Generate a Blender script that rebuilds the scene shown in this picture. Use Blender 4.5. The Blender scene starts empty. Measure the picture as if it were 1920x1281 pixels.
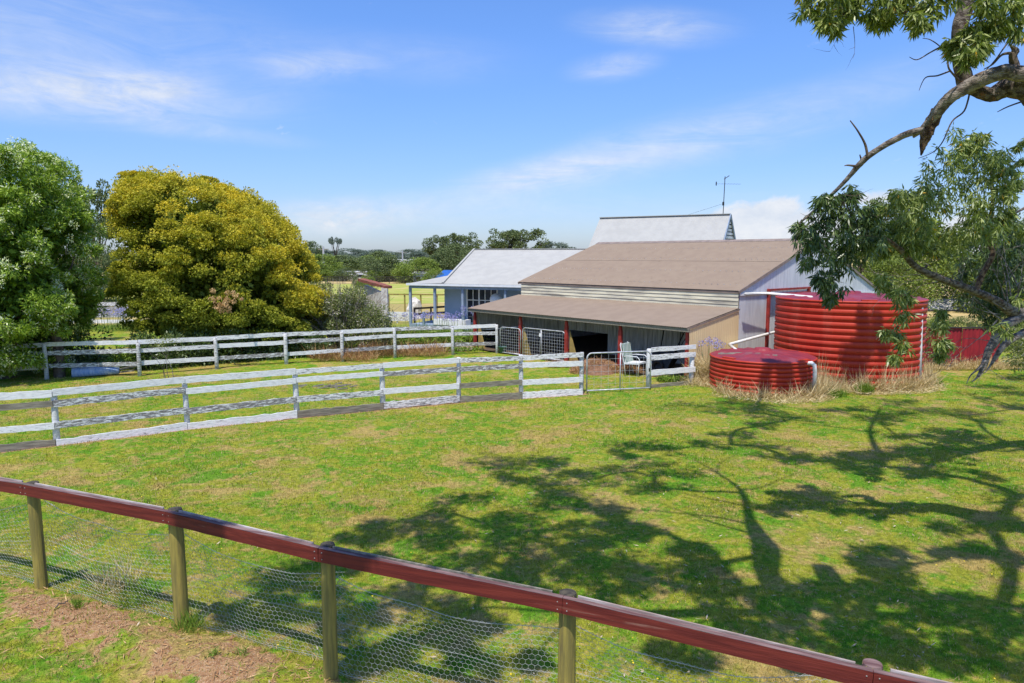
import bpy, math, random
import numpy as np
from mathutils import Vector, Matrix
random.seed(7); RS = np.random.RandomState(11)
R = math.radians
sc = bpy.context.scene
# ------------------------------------------------------------------ camera
F = 1350.0; H = 3.7; P = math.atan((640.5-480)/F)          # focal length and pitch measured from the photograph
cam = bpy.data.cameras.new('camera'); co = bpy.data.objects.new('camera', cam); sc.collection.objects.link(co)
co.location = (0, 0, H); co.rotation_euler = (math.pi/2-P, 0, 0)
cam.sensor_width = 36; cam.lens = 36*F/1920; cam.clip_start = .1; cam.clip_end = 6000
sc.camera = co; sc.render.resolution_x = 1024; sc.render.resolution_y = 683
# ------------------------------------------------------------------ light
KX, KY = .11, .43                                            # shadow shift per metre of height, read off the post shadows
sun_dir = Vector((-KX, -KY, 1)).normalized()                 # towards the sun
EL = math.asin(sun_dir.z); AZ = math.atan2(sun_dir.x, sun_dir.y)
sl = bpy.data.lights.new('sun', 'SUN'); sl.energy = 5.0; sl.angle = R(.55); sl.color = (1, .95, .86)
so = bpy.data.objects.new('sun', sl); sc.collection.objects.link(so)
so.rotation_euler = sun_dir.to_track_quat('Z', 'Y').to_euler(); so.location = (0, 0, 40)
sc.view_settings.view_transform = 'Standard'; sc.view_settings.look = 'None'
sc.view_settings.exposure = 0.0; sc.view_settings.gamma = 1
world = bpy.data.worlds.new('World'); sc.world = world; world.use_nodes = True
nt = world.node_tree; N = nt.nodes; L = nt.links; N.clear()
def W(t, **kw):
    n = N.new(t)
    for k, v in kw.items(): setattr(n, k, v)
    return n
def wmath(op, a, b=None, c=None, clamp=False):
    n = W('ShaderNodeMath', operation=op, use_clamp=clamp)
    for i, v in enumerate((a, b, c)):
        if v is None: continue
        if isinstance(v, (int, float)): n.inputs[i].default_value = v
        else: L.new(v, n.inputs[i])
    return n.outputs[0]
sky = W('ShaderNodeTexSky', sky_type='NISHITA', sun_disc=False, sun_elevation=EL, sun_rotation=AZ, altitude=50, air_density=1.0, dust_density=.6, ozone_density=2.2)
tcw = W('ShaderNodeTexCoord'); sep = W('ShaderNodeSeparateXYZ'); L.new(tcw.outputs['Generated'], sep.inputs[0])
az = wmath('ARCTAN2', sep.outputs[0], sep.outputs[1]); el = wmath('ARCSINE', sep.outputs[2])
dirc = W('ShaderNodeCombineXYZ'); L.new(az, dirc.inputs[0]); L.new(el, dirc.inputs[1])
def azel(x, y):
    dx = x-960; dy = 640.5-y
    v = Vector((dx, F*math.cos(P)+dy*math.sin(P), -F*math.sin(P)+dy*math.cos(P))).normalized()
    return math.atan2(v.x, v.y), math.asin(v.z)
def wnoise(scale, sx, sy, det, rough, dist, rot=0.):
    mp = W('ShaderNodeMapping'); L.new(dirc.outputs[0], mp.inputs[0]); mp.inputs['Scale'].default_value = (sx, sy, 1); mp.inputs['Rotation'].default_value = (0, 0, rot)
    n = W('ShaderNodeTexNoise'); n.inputs['Scale'].default_value = scale; n.inputs['Detail'].default_value = det
    n.inputs['Roughness'].default_value = rough; n.inputs['Distortion'].default_value = dist
    L.new(mp.outputs[0], n.inputs['Vector']); return n.outputs['Fac']
def wisp(x, y, rx, ry, rot, s):
    a, e = azel(x, y)
    mp = W('ShaderNodeMapping', vector_type='TEXTURE'); L.new(dirc.outputs[0], mp.inputs[0])
    mp.inputs['Location'].default_value = (a, e, 0); mp.inputs['Rotation'].default_value = (0, 0, R(rot)); mp.inputs['Scale'].default_value = (rx/F, ry/F, 1)
    ln = W('ShaderNodeVectorMath', operation='LENGTH'); L.new(mp.outputs[0], ln.inputs[0])
    mr = W('ShaderNodeMapRange', interpolation_type='SMOOTHERSTEP'); L.new(ln.outputs['Value'], mr.inputs[0])
    mr.inputs[1].default_value = 0; mr.inputs[2].default_value = 1.35; mr.inputs[3].default_value = s; mr.inputs[4].default_value = 0
    return mr.outputs[0]
tot = None
for w in [(120,60,420,130,-5,.34), (150,185,330,45,2,.5), (260,160,150,28,4,.35), (40,150,260,50,0,.25), (590,125,130,28,4,.45), (720,110,260,50,0,.18), (1230,52,150,34,-5,.6), (1150,125,90,26,5,.55), (1000,330,190,34,8,.5), (1180,285,330,50,14,.45), (1480,220,380,52,14,.32), (640,410,120,36,0,.6), (800,390,320,34,2,.35), (400,250,180,18,-3,.22),
          (1100,400,600,60,0,.15), (300,440,700,60,0,.12), (1650,440,500,70,0,.15)]:
    g = wisp(*w); tot = g if tot is None else wmath('ADD', tot, g)
n1 = wnoise(6, 1, 4.2, 10, .64, 1.4, R(-12)); n1 = wmath('MULTIPLY_ADD', n1, 2.6, -.62, clamp=True)
n2 = wnoise(3, 1, 2.0, 4, .5, .4); n2 = wmath('MULTIPLY_ADD', n2, 2.2, -.45, clamp=True)
wf = wmath('MULTIPLY', wmath('MULTIPLY', tot, wmath('MULTIPLY_ADD', n1, 1.15, .08)), wmath('MULTIPLY_ADD', n2, .7, .5), clamp=True)
cum = None
for w in [(1420,405,110,46,0,1.0), (1395,440,170,40,0,1.0), (1490,430,110,45,0,.95), (1650,370,70,24,0,.9), (1580,375,50,16,0,.8), (1850,440,140,50,0,.8), (630,415,50,22,0,.55)]:
    g = wisp(*w); cum = g if cum is None else wmath('MAXIMUM', cum, g)
n3 = wnoise(15, 1, 1.35, 9, .6, .35)
cm = W('ShaderNodeMapRange', interpolation_type='SMOOTHSTEP'); L.new(wmath('ADD', cum, wmath('MULTIPLY_ADD', n3, 2.0, -1.0)), cm.inputs[0])
cm.inputs[1].default_value = .3; cm.inputs[2].default_value = .72
cloud = wmath('MAXIMUM', wmath('MULTIPLY', wf, .8), wmath('MULTIPLY', cm.outputs[0], .93))
tint = W('ShaderNodeMix', data_type='RGBA', blend_type='MULTIPLY'); tint.inputs['Factor'].default_value = 1
L.new(sky.outputs[0], tint.inputs['A']); hzn = W('ShaderNodeMapRange', interpolation_type='SMOOTHSTEP'); L.new(el, hzn.inputs[0]); hzn.inputs[1].default_value = -.02; hzn.inputs[2].default_value = .34
tb = W('ShaderNodeMix', data_type='RGBA', blend_type='MIX'); L.new(hzn.outputs[0], tb.inputs[0]); tb.inputs['A'].default_value = (.84, .97, 1.36, 1); tb.inputs['B'].default_value = (.90, 1.24, 1.80, 1)
L.new(tb.outputs['Result'], tint.inputs['B'])
clc = W('ShaderNodeMix', data_type='RGBA', blend_type='MIX'); L.new(cloud, clc.inputs['Factor']); L.new(tint.outputs['Result'], clc.inputs['A']); n4 = wnoise(30, 1, 1.6, 6, .6, .2); cs = W('ShaderNodeMix', data_type='RGBA'); L.new(wmath('MULTIPLY_ADD', n4, 3, -1., clamp=True), cs.inputs[0]); cs.inputs['A'].default_value = (6.0, 6.5, 7.4, 1); cs.inputs['B'].default_value = (7.3, 7.5, 7.9, 1); L.new(cs.outputs['Result'], clc.inputs['B'])
bg = W('ShaderNodeBackground'); L.new(clc.outputs['Result'], bg.inputs[0]); bg.inputs[1].default_value = .12
wo = W('ShaderNodeOutputWorld'); L.new(bg.outputs[0], wo.inputs[0])

# ------------------------------------------------------------------ measuring helpers (photo pixel -> world metres)
def ray(x, y):
    dx = x-960; dy = 640.5-y
    return Vector((dx, F*math.cos(P)+dy*math.sin(P), -F*math.sin(P)+dy*math.cos(P)))
def gp(x, y, z=0.):
    v = ray(x, y); t = (z-H)/v.z; return Vector((v.x*t, v.y*t, z))
def at(x, y, Y):
    v = ray(x, y); t = Y/v.y; return Vector((v.x*t, Y, H+v.z*t))
# ------------------------------------------------------------------ object helpers
def tag(o, label=None, cat=None, group=None, kind=None):
    if label: o['label'] = label
    if cat: o['category'] = cat
    if group: o['group'] = group
    if kind: o['kind'] = kind
    return o
def thing(name, label, cat, loc=(0,0,0), group=None, rz=0):
    o = bpy.data.objects.new(name, None); o.empty_display_size = .2; sc.collection.objects.link(o)
    o.location = loc; o.rotation_euler = (0, 0, rz); return tag(o, label, cat, group)
def link(name, me, parent=None):
    o = bpy.data.objects.new(name, me); sc.collection.objects.link(o)
    if parent is not None: o.parent = parent
    return o
def worldloc(o):
    v = Vector(o.location)
    while o.parent is not None: o = o.parent; v = v+Vector(o.location)
    return v
class MB:
    def __init__(s): s.v = []; s.f = []
    def add(s, vs, fs):
        b = len(s.v); s.v += [tuple(v) for v in vs]; s.f += [tuple(b+i for i in f) for f in fs]; return s
    def box(s, c, size, rz=0, M=None):
        hx, hy, hz = [a/2 for a in size]; m = M if M is not None else Matrix.Rotation(rz, 3, 'Z'); c = Vector(c)
        vs = [c+m@Vector((x*hx, y*hy, z*hz)) for z in (-1,1) for x, y in ((-1,-1),(1,-1),(1,1),(-1,1))]
        return s.add(vs, [(3,2,1,0),(4,5,6,7),(0,1,5,4),(1,2,6,5),(2,3,7,6),(3,0,4,7)])
    def beam(s, a, b, w, h, up=(0,0,1), seg=1, wob=0.):
        a = Vector(a); b = Vector(b); d = (b-a).normalized(); u = Vector(up); sd = d.cross(u).normalized(); u = sd.cross(d).normalized()
        vs = []; fs = []
        for i in range(seg+1):
            c = a.lerp(b, i/seg); jl = random.uniform(-wob, wob); jh = random.uniform(-wob, wob)
            if seg > 1 and 0 < i < seg: c = c+u*random.uniform(-wob, wob)*.4
            vs += [c-sd*w/2-u*(h/2+jl), c+sd*w/2-u*(h/2+jl), c+sd*w/2+u*(h/2+jh), c-sd*w/2+u*(h/2+jh)]
        for i in range(seg):
            o = i*4; fs += [(o+k, o+(k+1)%4, o+4+(k+1)%4, o+4+k) for k in range(4)]
        o = seg*4; fs += [(3,2,1,0), (o,o+1,o+2,o+3)]
        return s.add(vs, fs)
    def tube(s, pts, rad, n=8, rough=0., caps=True):
        pts = [Vector(p) for p in pts]; m = len(pts)
        if not hasattr(rad, '__len__'): rad = [rad]*m
        pu = None; b = len(s.v); off = [random.uniform(-1, 1) for _ in range(n)]
        for i, p in enumerate(pts):
            d = (pts[min(i+1, m-1)]-pts[max(i-1, 0)]); d = d.normalized() if d.length > 1e-9 else Vector((0,0,1))
            if pu is None: pu = d.orthogonal().normalized()
            sd = d.cross(pu); sd = sd.normalized() if sd.length > 1e-6 else d.orthogonal().normalized(); pu = sd.cross(d).normalized()
            for k in range(n):
                a = 2*math.pi*k/n; r = rad[i]*(1+rough*(off[k]+random.uniform(-.5, .5)))
                s.v.append(tuple(p+(pu*math.cos(a)+sd*math.sin(a))*r))
        for i in range(m-1):
            for k in range(n):
                k2 = (k+1) % n; s.f.append((b+i*n+k, b+i*n+k2, b+(i+1)*n+k2, b+(i+1)*n+k))
        if caps: s.f.append(tuple(b+k for k in range(n))[::-1]); s.f.append(tuple(b+(m-1)*n+k for k in range(n)))
        return s
    def lathe(s, c, prof, n=48, mod=None, close_top=True):
        c = Vector(c); b = len(s.v); m = len(prof)
        for (r, z) in prof:
            for k in range(n):
                a = 2*math.pi*k/n; rr, zz = (r, z) if mod is None else mod(r, z, a)
                s.v.append((c.x+rr*math.cos(a), c.y+rr*math.sin(a), c.z+zz))
        for i in range(m-1):
            for k in range(n):
                k2 = (k+1) % n; s.f.append((b+i*n+k, b+i*n+k2, b+(i+1)*n+k2, b+(i+1)*n+k))
        if close_top: s.f.append(tuple(b+(m-1)*n+k for k in range(n)))
        return s
    def quad(s, *p): return s.add(p, [tuple(range(len(p)))])
    def prism(s, poly, d):                                    # polygon extruded along vector d
        poly = [Vector(p) for p in poly]; d = Vector(d); n = len(poly)
        return s.add(poly+[p+d for p in poly], [tuple(range(n))[::-1], tuple(range(n, 2*n))]+[(i, (i+1) % n, n+(i+1) % n, n+i) for i in range(n)])
    def corr(s, a, b, c, d, pitch=.076, amp=.009, lap=None):  # corrugated sheet a-b (across the waves) and d-c opposite
        a, b, c, d = map(Vector, (a, b, c, d)); wd = max((b-a).length, (c-d).length); nw = max(2, int(wd/pitch)); m = nw*4
        nrm = (b-a).cross(d-a).normalized(); base = len(s.v)
        for i in range(m+1):
            o = nrm*amp*math.sin(2*math.pi*i/4+.0001)
            s.v.append(tuple(a.lerp(b, i/m)+o)); s.v.append(tuple(d.lerp(c, i/m)+o))
        for i in range(m): s.f.append((base+2*i, base+2*i+2, base+2*i+3, base+2*i+1))
        return s
    def build(s, name, mat, parent=None, smooth=False):
        me = bpy.data.meshes.new(name); o0 = worldloc(parent) if parent is not None else Vector((0,0,0))
        v = np.array(s.v, dtype=np.float64)-np.array(o0) if len(s.v) else np.zeros((0,3))
        me.from_pydata(v.tolist(), [], s.f); me.update()
        if mat: me.materials.append(mat)
        if smooth: me.polygons.foreach_set('use_smooth', [True]*len(me.polygons))
        return link(name, me, parent)
def npmesh(name, verts, nper, mat, parent=None, attrs=None):
    """verts: (n*nper,3) array, each nper verts one face."""
    o0 = np.array(worldloc(parent)) if parent is not None else np.zeros(3)
    n = len(verts)//nper; me = bpy.data.meshes.new(name)
    me.vertices.add(len(verts)); me.vertices.foreach_set('co', (verts-o0).astype(np.float32).ravel())
    me.loops.add(len(verts)); me.loops.foreach_set('vertex_index', np.arange(len(verts), dtype=np.int32))
    me.polygons.add(n); me.polygons.foreach_set('loop_start', np.arange(0, n*nper, nper, dtype=np.int32))
    try: me.polygons.foreach_set('loop_total', np.full(n, nper, dtype=np.int32))
    except Exception: pass
    for k, a in (attrs or {}).items():
        at_ = me.attributes.new(k, 'FLOAT', 'POINT'); at_.data.foreach_set('value', np.repeat(a, nper).astype(np.float32))
    me.update(calc_edges=True); me.materials.append(mat)
    return link(name, me, parent)
# ------------------------------------------------------------------ materials
def newmat(name):
    m = bpy.data.materials.new(name); m.use_nodes = True; nt = m.node_tree; nt.nodes.clear()
    out = nt.nodes.new('ShaderNodeOutputMaterial'); b = nt.nodes.new('ShaderNodeBsdfPrincipled'); nt.links.new(b.outputs[0], out.inputs[0])
    return m, nt, b, out
class G:                                                      # tiny node builder
    def __init__(s, nt): s.nt = nt
    def n(s, t, **kw):
        x = s.nt.nodes.new(t)
        for k, v in kw.items(): setattr(x, k, v)
        return x
    def l(s, a, b): s.nt.links.new(a, b)
    def coord(s, kind='Object', scale=(1,1,1), rz=0):
        tc = s.n('ShaderNodeTexCoord'); mp = s.n('ShaderNodeMapping'); s.l(tc.outputs[kind], mp.inputs[0])
        mp.inputs['Scale'].default_value = scale; mp.inputs['Rotation'].default_value = (0, 0, rz); return mp.outputs[0]
    def geo(s, scale=(1,1,1), rz=0):
        g = s.n('ShaderNodeNewGeometry'); r = s.n('ShaderNodeMapping'); s.l(g.outputs['Position'], r.inputs[0]); r.inputs['Rotation'].default_value = (0, 0, rz)
        q = s.n('ShaderNodeMapping'); s.l(r.outputs[0], q.inputs[0]); q.inputs['Scale'].default_value = scale; return q.outputs[0]
    def noise(s, vec, scale, det=5, rough=.55, dist=0):
        x = s.n('ShaderNodeTexNoise'); x.inputs['Scale'].default_value = scale; x.inputs['Detail'].default_value = det
        x.inputs['Roughness'].default_value = rough; x.inputs['Distortion'].default_value = dist; s.l(vec, x.inputs['Vector']); return x.outputs['Fac']
    def rng(s, v, a, b, c=0, d=1, smooth=True):
        x = s.n('ShaderNodeMapRange', interpolation_type='SMOOTHSTEP' if smooth else 'LINEAR'); s.l(v, x.inputs[0])
        for i, k in enumerate((a, b, c, d)): x.inputs[i+1].default_value = k
        return x.outputs[0]
    def mix(s, f, a, b, mode='MIX'):
        x = s.n('ShaderNodeMix', data_type='RGBA', blend_type=mode)
        for k, v in (('Factor', f), ('A', a), ('B', b)):
            i = x.inputs[k] if k != 'Factor' else x.inputs[0]
            if hasattr(v, 'is_linked'): s.l(v, i)
            elif isinstance(v, (int, float)): i.default_value = v
            else: i.default_value = (*v, 1)
        return x.outputs['Result']
    def math(s, op, a, b=0., clamp=False):
        x = s.n('ShaderNodeMath', operation=op, use_clamp=clamp)
        for i, v in enumerate((a, b)):
            if hasattr(v, 'is_linked'): s.l(v, x.inputs[i])
            else: x.inputs[i].default_value = v
        return x.outputs[0]
    def attr(s, name): x = s.n('ShaderNodeAttribute', attribute_name=name); return x.outputs['Fac']
    def rand(s): return s.n('ShaderNodeObjectInfo').outputs['Random']
    def bump(s, h, b, strength=.3, dist=.02):
        x = s.n('ShaderNodeBump'); x.inputs['Strength'].default_value = strength; x.inputs['Distance'].default_value = dist; s.l(h, x.inputs['Height']); s.l(x.outputs[0], b.inputs['Normal'])
def simple(name, c1, c2=None, scale=6, rough=.75, bump=.15, lo=.35, hi=.65, stretch=(1,1,1), rz=0, dirt=None, metal=0, var=0., spec=.3, det=6, bd=.01, dlo=.55, dhi=.7):
    m, nt, b, out = newmat(name); g = G(nt); v = g.geo(stretch, rz); n = g.noise(v, scale, det)
    c2 = c2 or tuple(x*.8 for x in c1); col = g.mix(g.rng(n, lo, hi), c1, c2)
    if dirt: col = g.mix(g.rng(g.noise(v, scale*.37+.3, 7, .65), dlo, dhi, 0, .85), col, dirt)
    if var: col = g.mix(1.0, col, g.mix(g.rng(g.rand(), 0, 1, smooth=False), (1-var,)*3, (1+var,)*3), 'MULTIPLY')
    if bump: g.bump(g.noise(v, scale*4, 5), b, bump, bd)
    if hasattr(col, 'is_linked'): g.l(col, b.inputs['Base Color'])
    b.inputs['Roughness'].default_value = rough; b.inputs['Metallic'].default_value = metal; b.inputs['Specular IOR Level'].default_value = spec
    return m
def leafmat(name, dark, mid, light, flower=None, trans=.3, rough=.55, spec=.3, dead=None):
    m, nt, b, out = newmat(name); g = G(nt); r = g.attr('rnd')
    col = g.mix(g.rng(r, 0, .5, smooth=False), dark, mid); col = g.mix(g.rng(r, .5, 1, smooth=False), col, light)
    if flower: col = g.mix(g.attr('flw'), col, flower)
    if dead: col = g.mix(g.rng(r, .985, .99), col, dead)
    g.l(col, b.inputs['Base Color']); b.inputs['Roughness'].default_value = rough; b.inputs['Specular IOR Level'].default_value = spec
    t = g.n('ShaderNodeBsdfTranslucent'); g.l(g.mix(1., col, (1.25, 1.35, .6), 'MULTIPLY'), t.inputs[0]); mx = g.n('ShaderNodeMixShader'); mx.inputs[0].default_value = trans
    g.l(b.outputs[0], mx.inputs[1]); g.l(t.outputs[0], mx.inputs[2]); g.l(mx.outputs[0], out.inputs[0]); return m
def flaky(name, paint, wood, rz, base=.5, spread=.12):
    m, nt, b, out = newmat(name); g = G(nt)
    rv = g.n('ShaderNodeVectorMath', operation='ADD'); cb = g.n('ShaderNodeCombineXYZ'); rr_ = g.math('MULTIPLY', g.rand(), 37.); g.l(rr_, cb.inputs[0]); g.l(rr_, cb.inputs[2])
    g.l(g.geo((.55, 2.0, 3.2), rz), rv.inputs[0]); g.l(cb.outputs[0], rv.inputs[1]); v = rv.outputs[0]; n = g.noise(v, 11, 10, .72, .5); fine = g.noise(g.geo((.6, 6, 16), rz), 13, 5, .65)
    n = g.math('ADD', n, g.math('MULTIPLY', g.math('SUBTRACT', fine, .5), .25))
    th = g.math('ADD', base, g.math('MULTIPLY', g.math('SUBTRACT', g.rand(), .5), spread*2))
    d = g.math('SUBTRACT', n, th); f = g.rng(d, -.01, .09)
    wd = g.mix(g.rng(fine, .35, .65), wood, tuple(x*.5 for x in wood)); pt = g.mix(g.rng(g.noise(v, 14, 5), .4, .7), paint, tuple(x*.72 for x in paint))
    g.l(g.mix(f, pt, wd), b.inputs['Base Color']); b.inputs['Roughness'].default_value = .8; b.inputs['Specular IOR Level'].default_value = .2
    g.bump(g.math('ADD', g.math('MULTIPLY', f, -.6), fine), b, .4, .006); return m
def lawn_color(g):
    v = g.geo()
    big = g.noise(v, .55, 5, .6, .4); med = g.noise(v, 2.3, 6, .65, .3); fin = g.noise(v, 13, 5, .7); vf = g.noise(v, 60, 3, .7)
    yel = (.335, .345, .040); grn = (.165, .31, .022); dry = (.49, .345, .125); lush = (.115, .30, .018); dirt = (.36, .17, .08)
    c = g.mix(g.rng(med, .44, .55), yel, grn)
    c = g.mix(g.rng(g.math('ADD', g.math('MULTIPLY', big, .5), g.math('MULTIPLY', med, .5)), .50, .575, 0, .9), c, dry)
    c = g.mix(g.rng(g.noise(v, 6.5, 6, .7, .4), .53, .66, 0, .75), c, dry)
    c = g.mix(g.rng(g.noise(v, 1.1, 6, .66, .5), .565, .62, 0, .85), c, lush)
    c = g.mix(g.rng(g.noise(v, 1.7, 6, .7, .8), .66, .74, 0, .6), c, dirt)
    c = g.mix(1., c, g.mix(g.rng(fin, .3, .7, smooth=False), (.55, .58, .5), (1.35, 1.32, 1.25)), 'MULTIPLY')
    return c, v, fin, vf
M = {}
def lawnmat():
    m, nt, b, out = newmat('lawn'); g = G(nt); c, v, fin, vf = lawn_color(g)
    c = g.mix(1., c, g.mix(g.rng(vf, .3, .7, smooth=False), (.6, .6, .6), (1.3, 1.3, 1.3)), 'MULTIPLY')
    # beyond the yard: paler summer pasture
    sp = g.n('ShaderNodeSeparateXYZ'); g.l(v, sp.inputs[0]); far = g.rng(sp.outputs[1], 34, 46)
    past = g.mix(g.rng(g.noise(v, .03, 5, .6), .42, .58), (.36, .30, .10), (.52, .38, .16))
    c = g.mix(far, c, past)
    # bare earth banked along the near fence and under the white fence
    n0 = g.n('ShaderNodeAttribute', attribute_name='bare').outputs['Fac']
    nb = g.noise(v, 3.2, 7, .7, .6)
    f = g.rng(g.math('ADD', n0, g.math('MULTIPLY', g.math('SUBTRACT', nb, .5), 2.1)), .40, .60)
    earth = g.mix(g.rng(fin, .35, .65), (.50, .295, .145), (.31, .15, .07)); earth = g.mix(g.rng(vf, .5, .7, 0, .85), earth, (.66, .50, .33))
    c = g.mix(f, c, earth)
    g.l(c, b.inputs['Base Color']); b.inputs['Roughness'].default_value = .95; b.inputs['Specular IOR Level'].default_value = .08
    g.bump(g.math('ADD', vf, g.math('MULTIPLY', fin, 1.5)), b, .9, .03); return m
def blademat():
    m, nt, b, out = newmat('grass_blades'); g = G(nt); c, v, fin, vf = lawn_color(g)
    r = g.attr('rnd'); c = g.mix(g.rng(r, .0, 1, smooth=False), g.mix(1., c, (.62, .70, .55), 'MULTIPLY'), g.mix(1., c, (1.5, 1.45, 1.25), 'MULTIPLY'))
    c = g.mix(g.rng(r, .78, .80), c, (.56, .42, .20)); g.l(c, b.inputs['Base Color']); b.inputs['Roughness'].default_value = .7; b.inputs['Specular IOR Level'].default_value = .15
    t = g.n('ShaderNodeBsdfTranslucent'); g.l(c, t.inputs[0]); mx = g.n('ShaderNodeMixShader'); mx.inputs[0].default_value = .25
    g.l(b.outputs[0], mx.inputs[1]); g.l(t.outputs[0], mx.inputs[2]); g.l(mx.outputs[0], out.inputs[0]); return m
M['lawn'] = lawnmat(); M['blade'] = blademat()
FR = -R(26)
M['white_rail'] = flaky('weathered_white_paint', (.82, .81, .81), (.27, .25, .24), FR, .545, .13)
M['white_post'] = flaky('weathered_post_paint', (.70, .69, .68), (.22, .20, .18), FR, .56, .08)
M['old_board'] = simple('bare_grey_board', (.30, .27, .21), (.16, .14, .11), 6, stretch=(.5, 4, 6), rz=FR, bump=.4)
M['red_rail'] = simple('maroon_stained_rail', (.185, .030, .022), (.115, .018, .016), 3, .6, .35, stretch=(.5, 6, 10), rz=R(19), spec=.25, dirt=(.27, .13, .10), dlo=.62, dhi=.72)
M['rail_edge'] = simple('grey_red_rail_edge', (.26, .17, .16), (.12, .06, .06), 5, .85, .4, stretch=(.5, 5, 5), rz=R(19), dirt=(.10, .10, .08))
M['rail_top'] = simple('weathered_rail_top', (.58, .52, .48), (.30, .22, .19), 4, .8, .3, stretch=(.5, 5, 5), rz=R(19))
M['treated'] = simple('green_treated_pine', (.36, .28, .065), (.20, .165, .05), 4, .75, .5, stretch=(6, 6, .5), dirt=(.12, .09, .05))
M['post_top'] = simple('weathered_post_end', (.10, .085, .06), (.04, .035, .03), 20, .9, .4)
M['galv'] = simple('galvanised_wire', (.62, .62, .60), (.42, .42, .40), 12, .45, 0, metal=.4)
M['galv_pipe'] = simple('galvanised_pipe', (.62, .63, .65), (.40, .40, .41), 8, .45, 0, metal=.3)
M['roof_tan'] = simple('tan_roof_sheeting', (.285, .215, .155), (.262, .195, .142), 3.0, .65, .03, spec=.15, stretch=(1,1,1), dirt=(.27, .20, .155), dlo=.6, dhi=.8)
M['roof_lean'] = simple('tan_lean_to_sheeting', (.290, .220, .162), (.262, .197, .145), 2.6, .65, .03, spec=.15, dirt=(.24, .18, .14), dlo=.58, dhi=.78)
M['flash'] = simple('tan_flashing', (.30, .23, .19), (.22, .17, .14), 4, .6, .05)
M['cream_wb'] = simple('aged_cream_weatherboard', (.72, .66, .48), (.46, .42, .33), 2.2, .8, .3, stretch=(.5, .5, 5), dirt=(.22, .19, .15), rz=R(49), dlo=.5, dhi=.72)
M['grey_vb'] = simple('aged_white_boards', (.66, .65, .61), (.42, .41, .38), 3, .85, .3, stretch=(5, 5, .5), dirt=(.24, .21, .17))
M['tan_wall'] = simple('straw_sheet_wall', (.84, .65, .35), (.78, .59, .31), 1.5, .6, .06, stretch=(4, 4, .4))
M['zinc'] = simple('zinc_sheeting', (.63, .64, .665), (.52, .53, .56), 2, .5, .05, stretch=(5, 5, .5), metal=.1, dirt=(.30, .25, .22), dlo=.66, dhi=.8)
M['red_paint'] = simple('red_painted_timber', (.40, .045, .035), (.24, .03, .025), 6, .6, .2, dirt=(.33, .22, .18), dlo=.6, dhi=.7)
M['tank_red'] = simple('red_tank_plastic', (.50, .046, .022), (.42, .036, .018), 1.6, .5, .02, stretch=(2, 2, .35), spec=.28, dirt=(.52, .15, .10), dlo=.52, dhi=.85)
M['tank_lid'] = simple('faded_tank_roof', (.28, .035, .045), (.20, .028, .045), 2, .5, .03, spec=.3, dirt=(.22, .06, .08))
M['pvc'] = simple('white_pipe', (.74, .73, .70), (.60, .58, .54), 5, .4, .02, dirt=(.42, .36, .28), dlo=.62, dhi=.75)
M['dark'] = simple('dark_timber', (.06, .05, .045), (.035, .03, .028), 6, .8, .2)
M['black_metal'] = simple('black_metal', (.02, .02, .022), (.035, .033, .03), 8, .5, 0)
M['ochre'] = simple('ochre_ply', (.42, .30, .09), (.30, .21, .07), 5, .7, .15)
M['blue_wb'] = simple('blue_weatherboard', (.33, .42, .55), (.29, .375, .50), 2, .65, .05)
M['blue_trim'] = simple('blue_grey_trim', (.30, .37, .47), (.24, .30, .39), 4, .6, .05)
M['white_paint'] = simple('white_paint', (.80, .80, .80), (.70, .71, .72), 4, .5, .05)
M['roof_pale'] = simple('pale_grey_roofing', (.43, .42, .385), (.395, .385, .355), 2.2, .7, .03, spec=.08, dirt=(.42, .415, .40), dlo=.62, dhi=.8)
M['glass'] = simple('dark_window_glass', (.025, .03, .04), (.05, .055, .07), 1.2, .06, 0, spec=.6)
M['brick_red'] = simple('brick_coping', (.30, .10, .06), (.18, .07, .05), 9, .85, .3)
M['limewash'] = simple('pale_stone_wall', (.74, .70, .62), (.52, .46, .39), 7, .9, .4, dirt=(.30, .22, .17))
M['gravel'] = simple('pink_gravel', (.44, .33, .27), (.30, .22, .17), 22, .95, .6)
M['dirtfloor'] = simple('shed_dirt', (.16, .11, .07), (.08, .055, .04), 9, .95, .6)
M['paddock'] = simple('paddock_grass', (.30, .36, .05), (.42, .38, .09), .35, .95, .3, dirt=(.52, .40, .16), dlo=.5, dhi=.65)
M['drygrass'] = simple('dry_pasture', (.56, .41, .18), (.42, .31, .12), .4, .95, .3)
M['bark'] = simple('grey_gum_bark', (.30, .25, .21), (.10, .075, .06), 14, .9, 1., stretch=(1, 1, 1.6), dirt=(.30, .14, .07), dlo=.56, dhi=.64, bd=.05, lo=.42, hi=.58)
M['deadwood'] = simple('silver_dead_wood', (.36, .31, .27), (.13, .105, .09), 13, .9, .9, stretch=(.7, 1, 1.5), bd=.04, lo=.42, hi=.6, dirt=(.22, .12, .07), dlo=.6, dhi=.66)
M['redbark'] = simple('red_brown_bark', (.34, .22, .13), (.10, .055, .04), 18, .9, 1., bd=.05, lo=.42, hi=.58)
M['trunk'] = simple('brown_trunk_bark', (.16, .12, .09), (.08, .06, .045), 7, .9, .6)
M['navy'] = simple('blue_sheet_roof', (.03, .13, .42), (.025, .10, .34), 2, .5, 0)
M['blue_sheet'] = simple('blue_plastic', (.22, .36, .66), (.50, .58, .74), 5, .5, .05, stretch=(5, 1, 1))
M['straw'] = leafmat('dry_straw', (.34, .24, .11), (.62, .47, .24), (.84, .70, .42), trans=.15)
M['straw_red'] = leafmat('rusty_dead_stalks', (.22, .10, .045), (.42, .22, .09), (.62, .42, .20), trans=.1)
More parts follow.
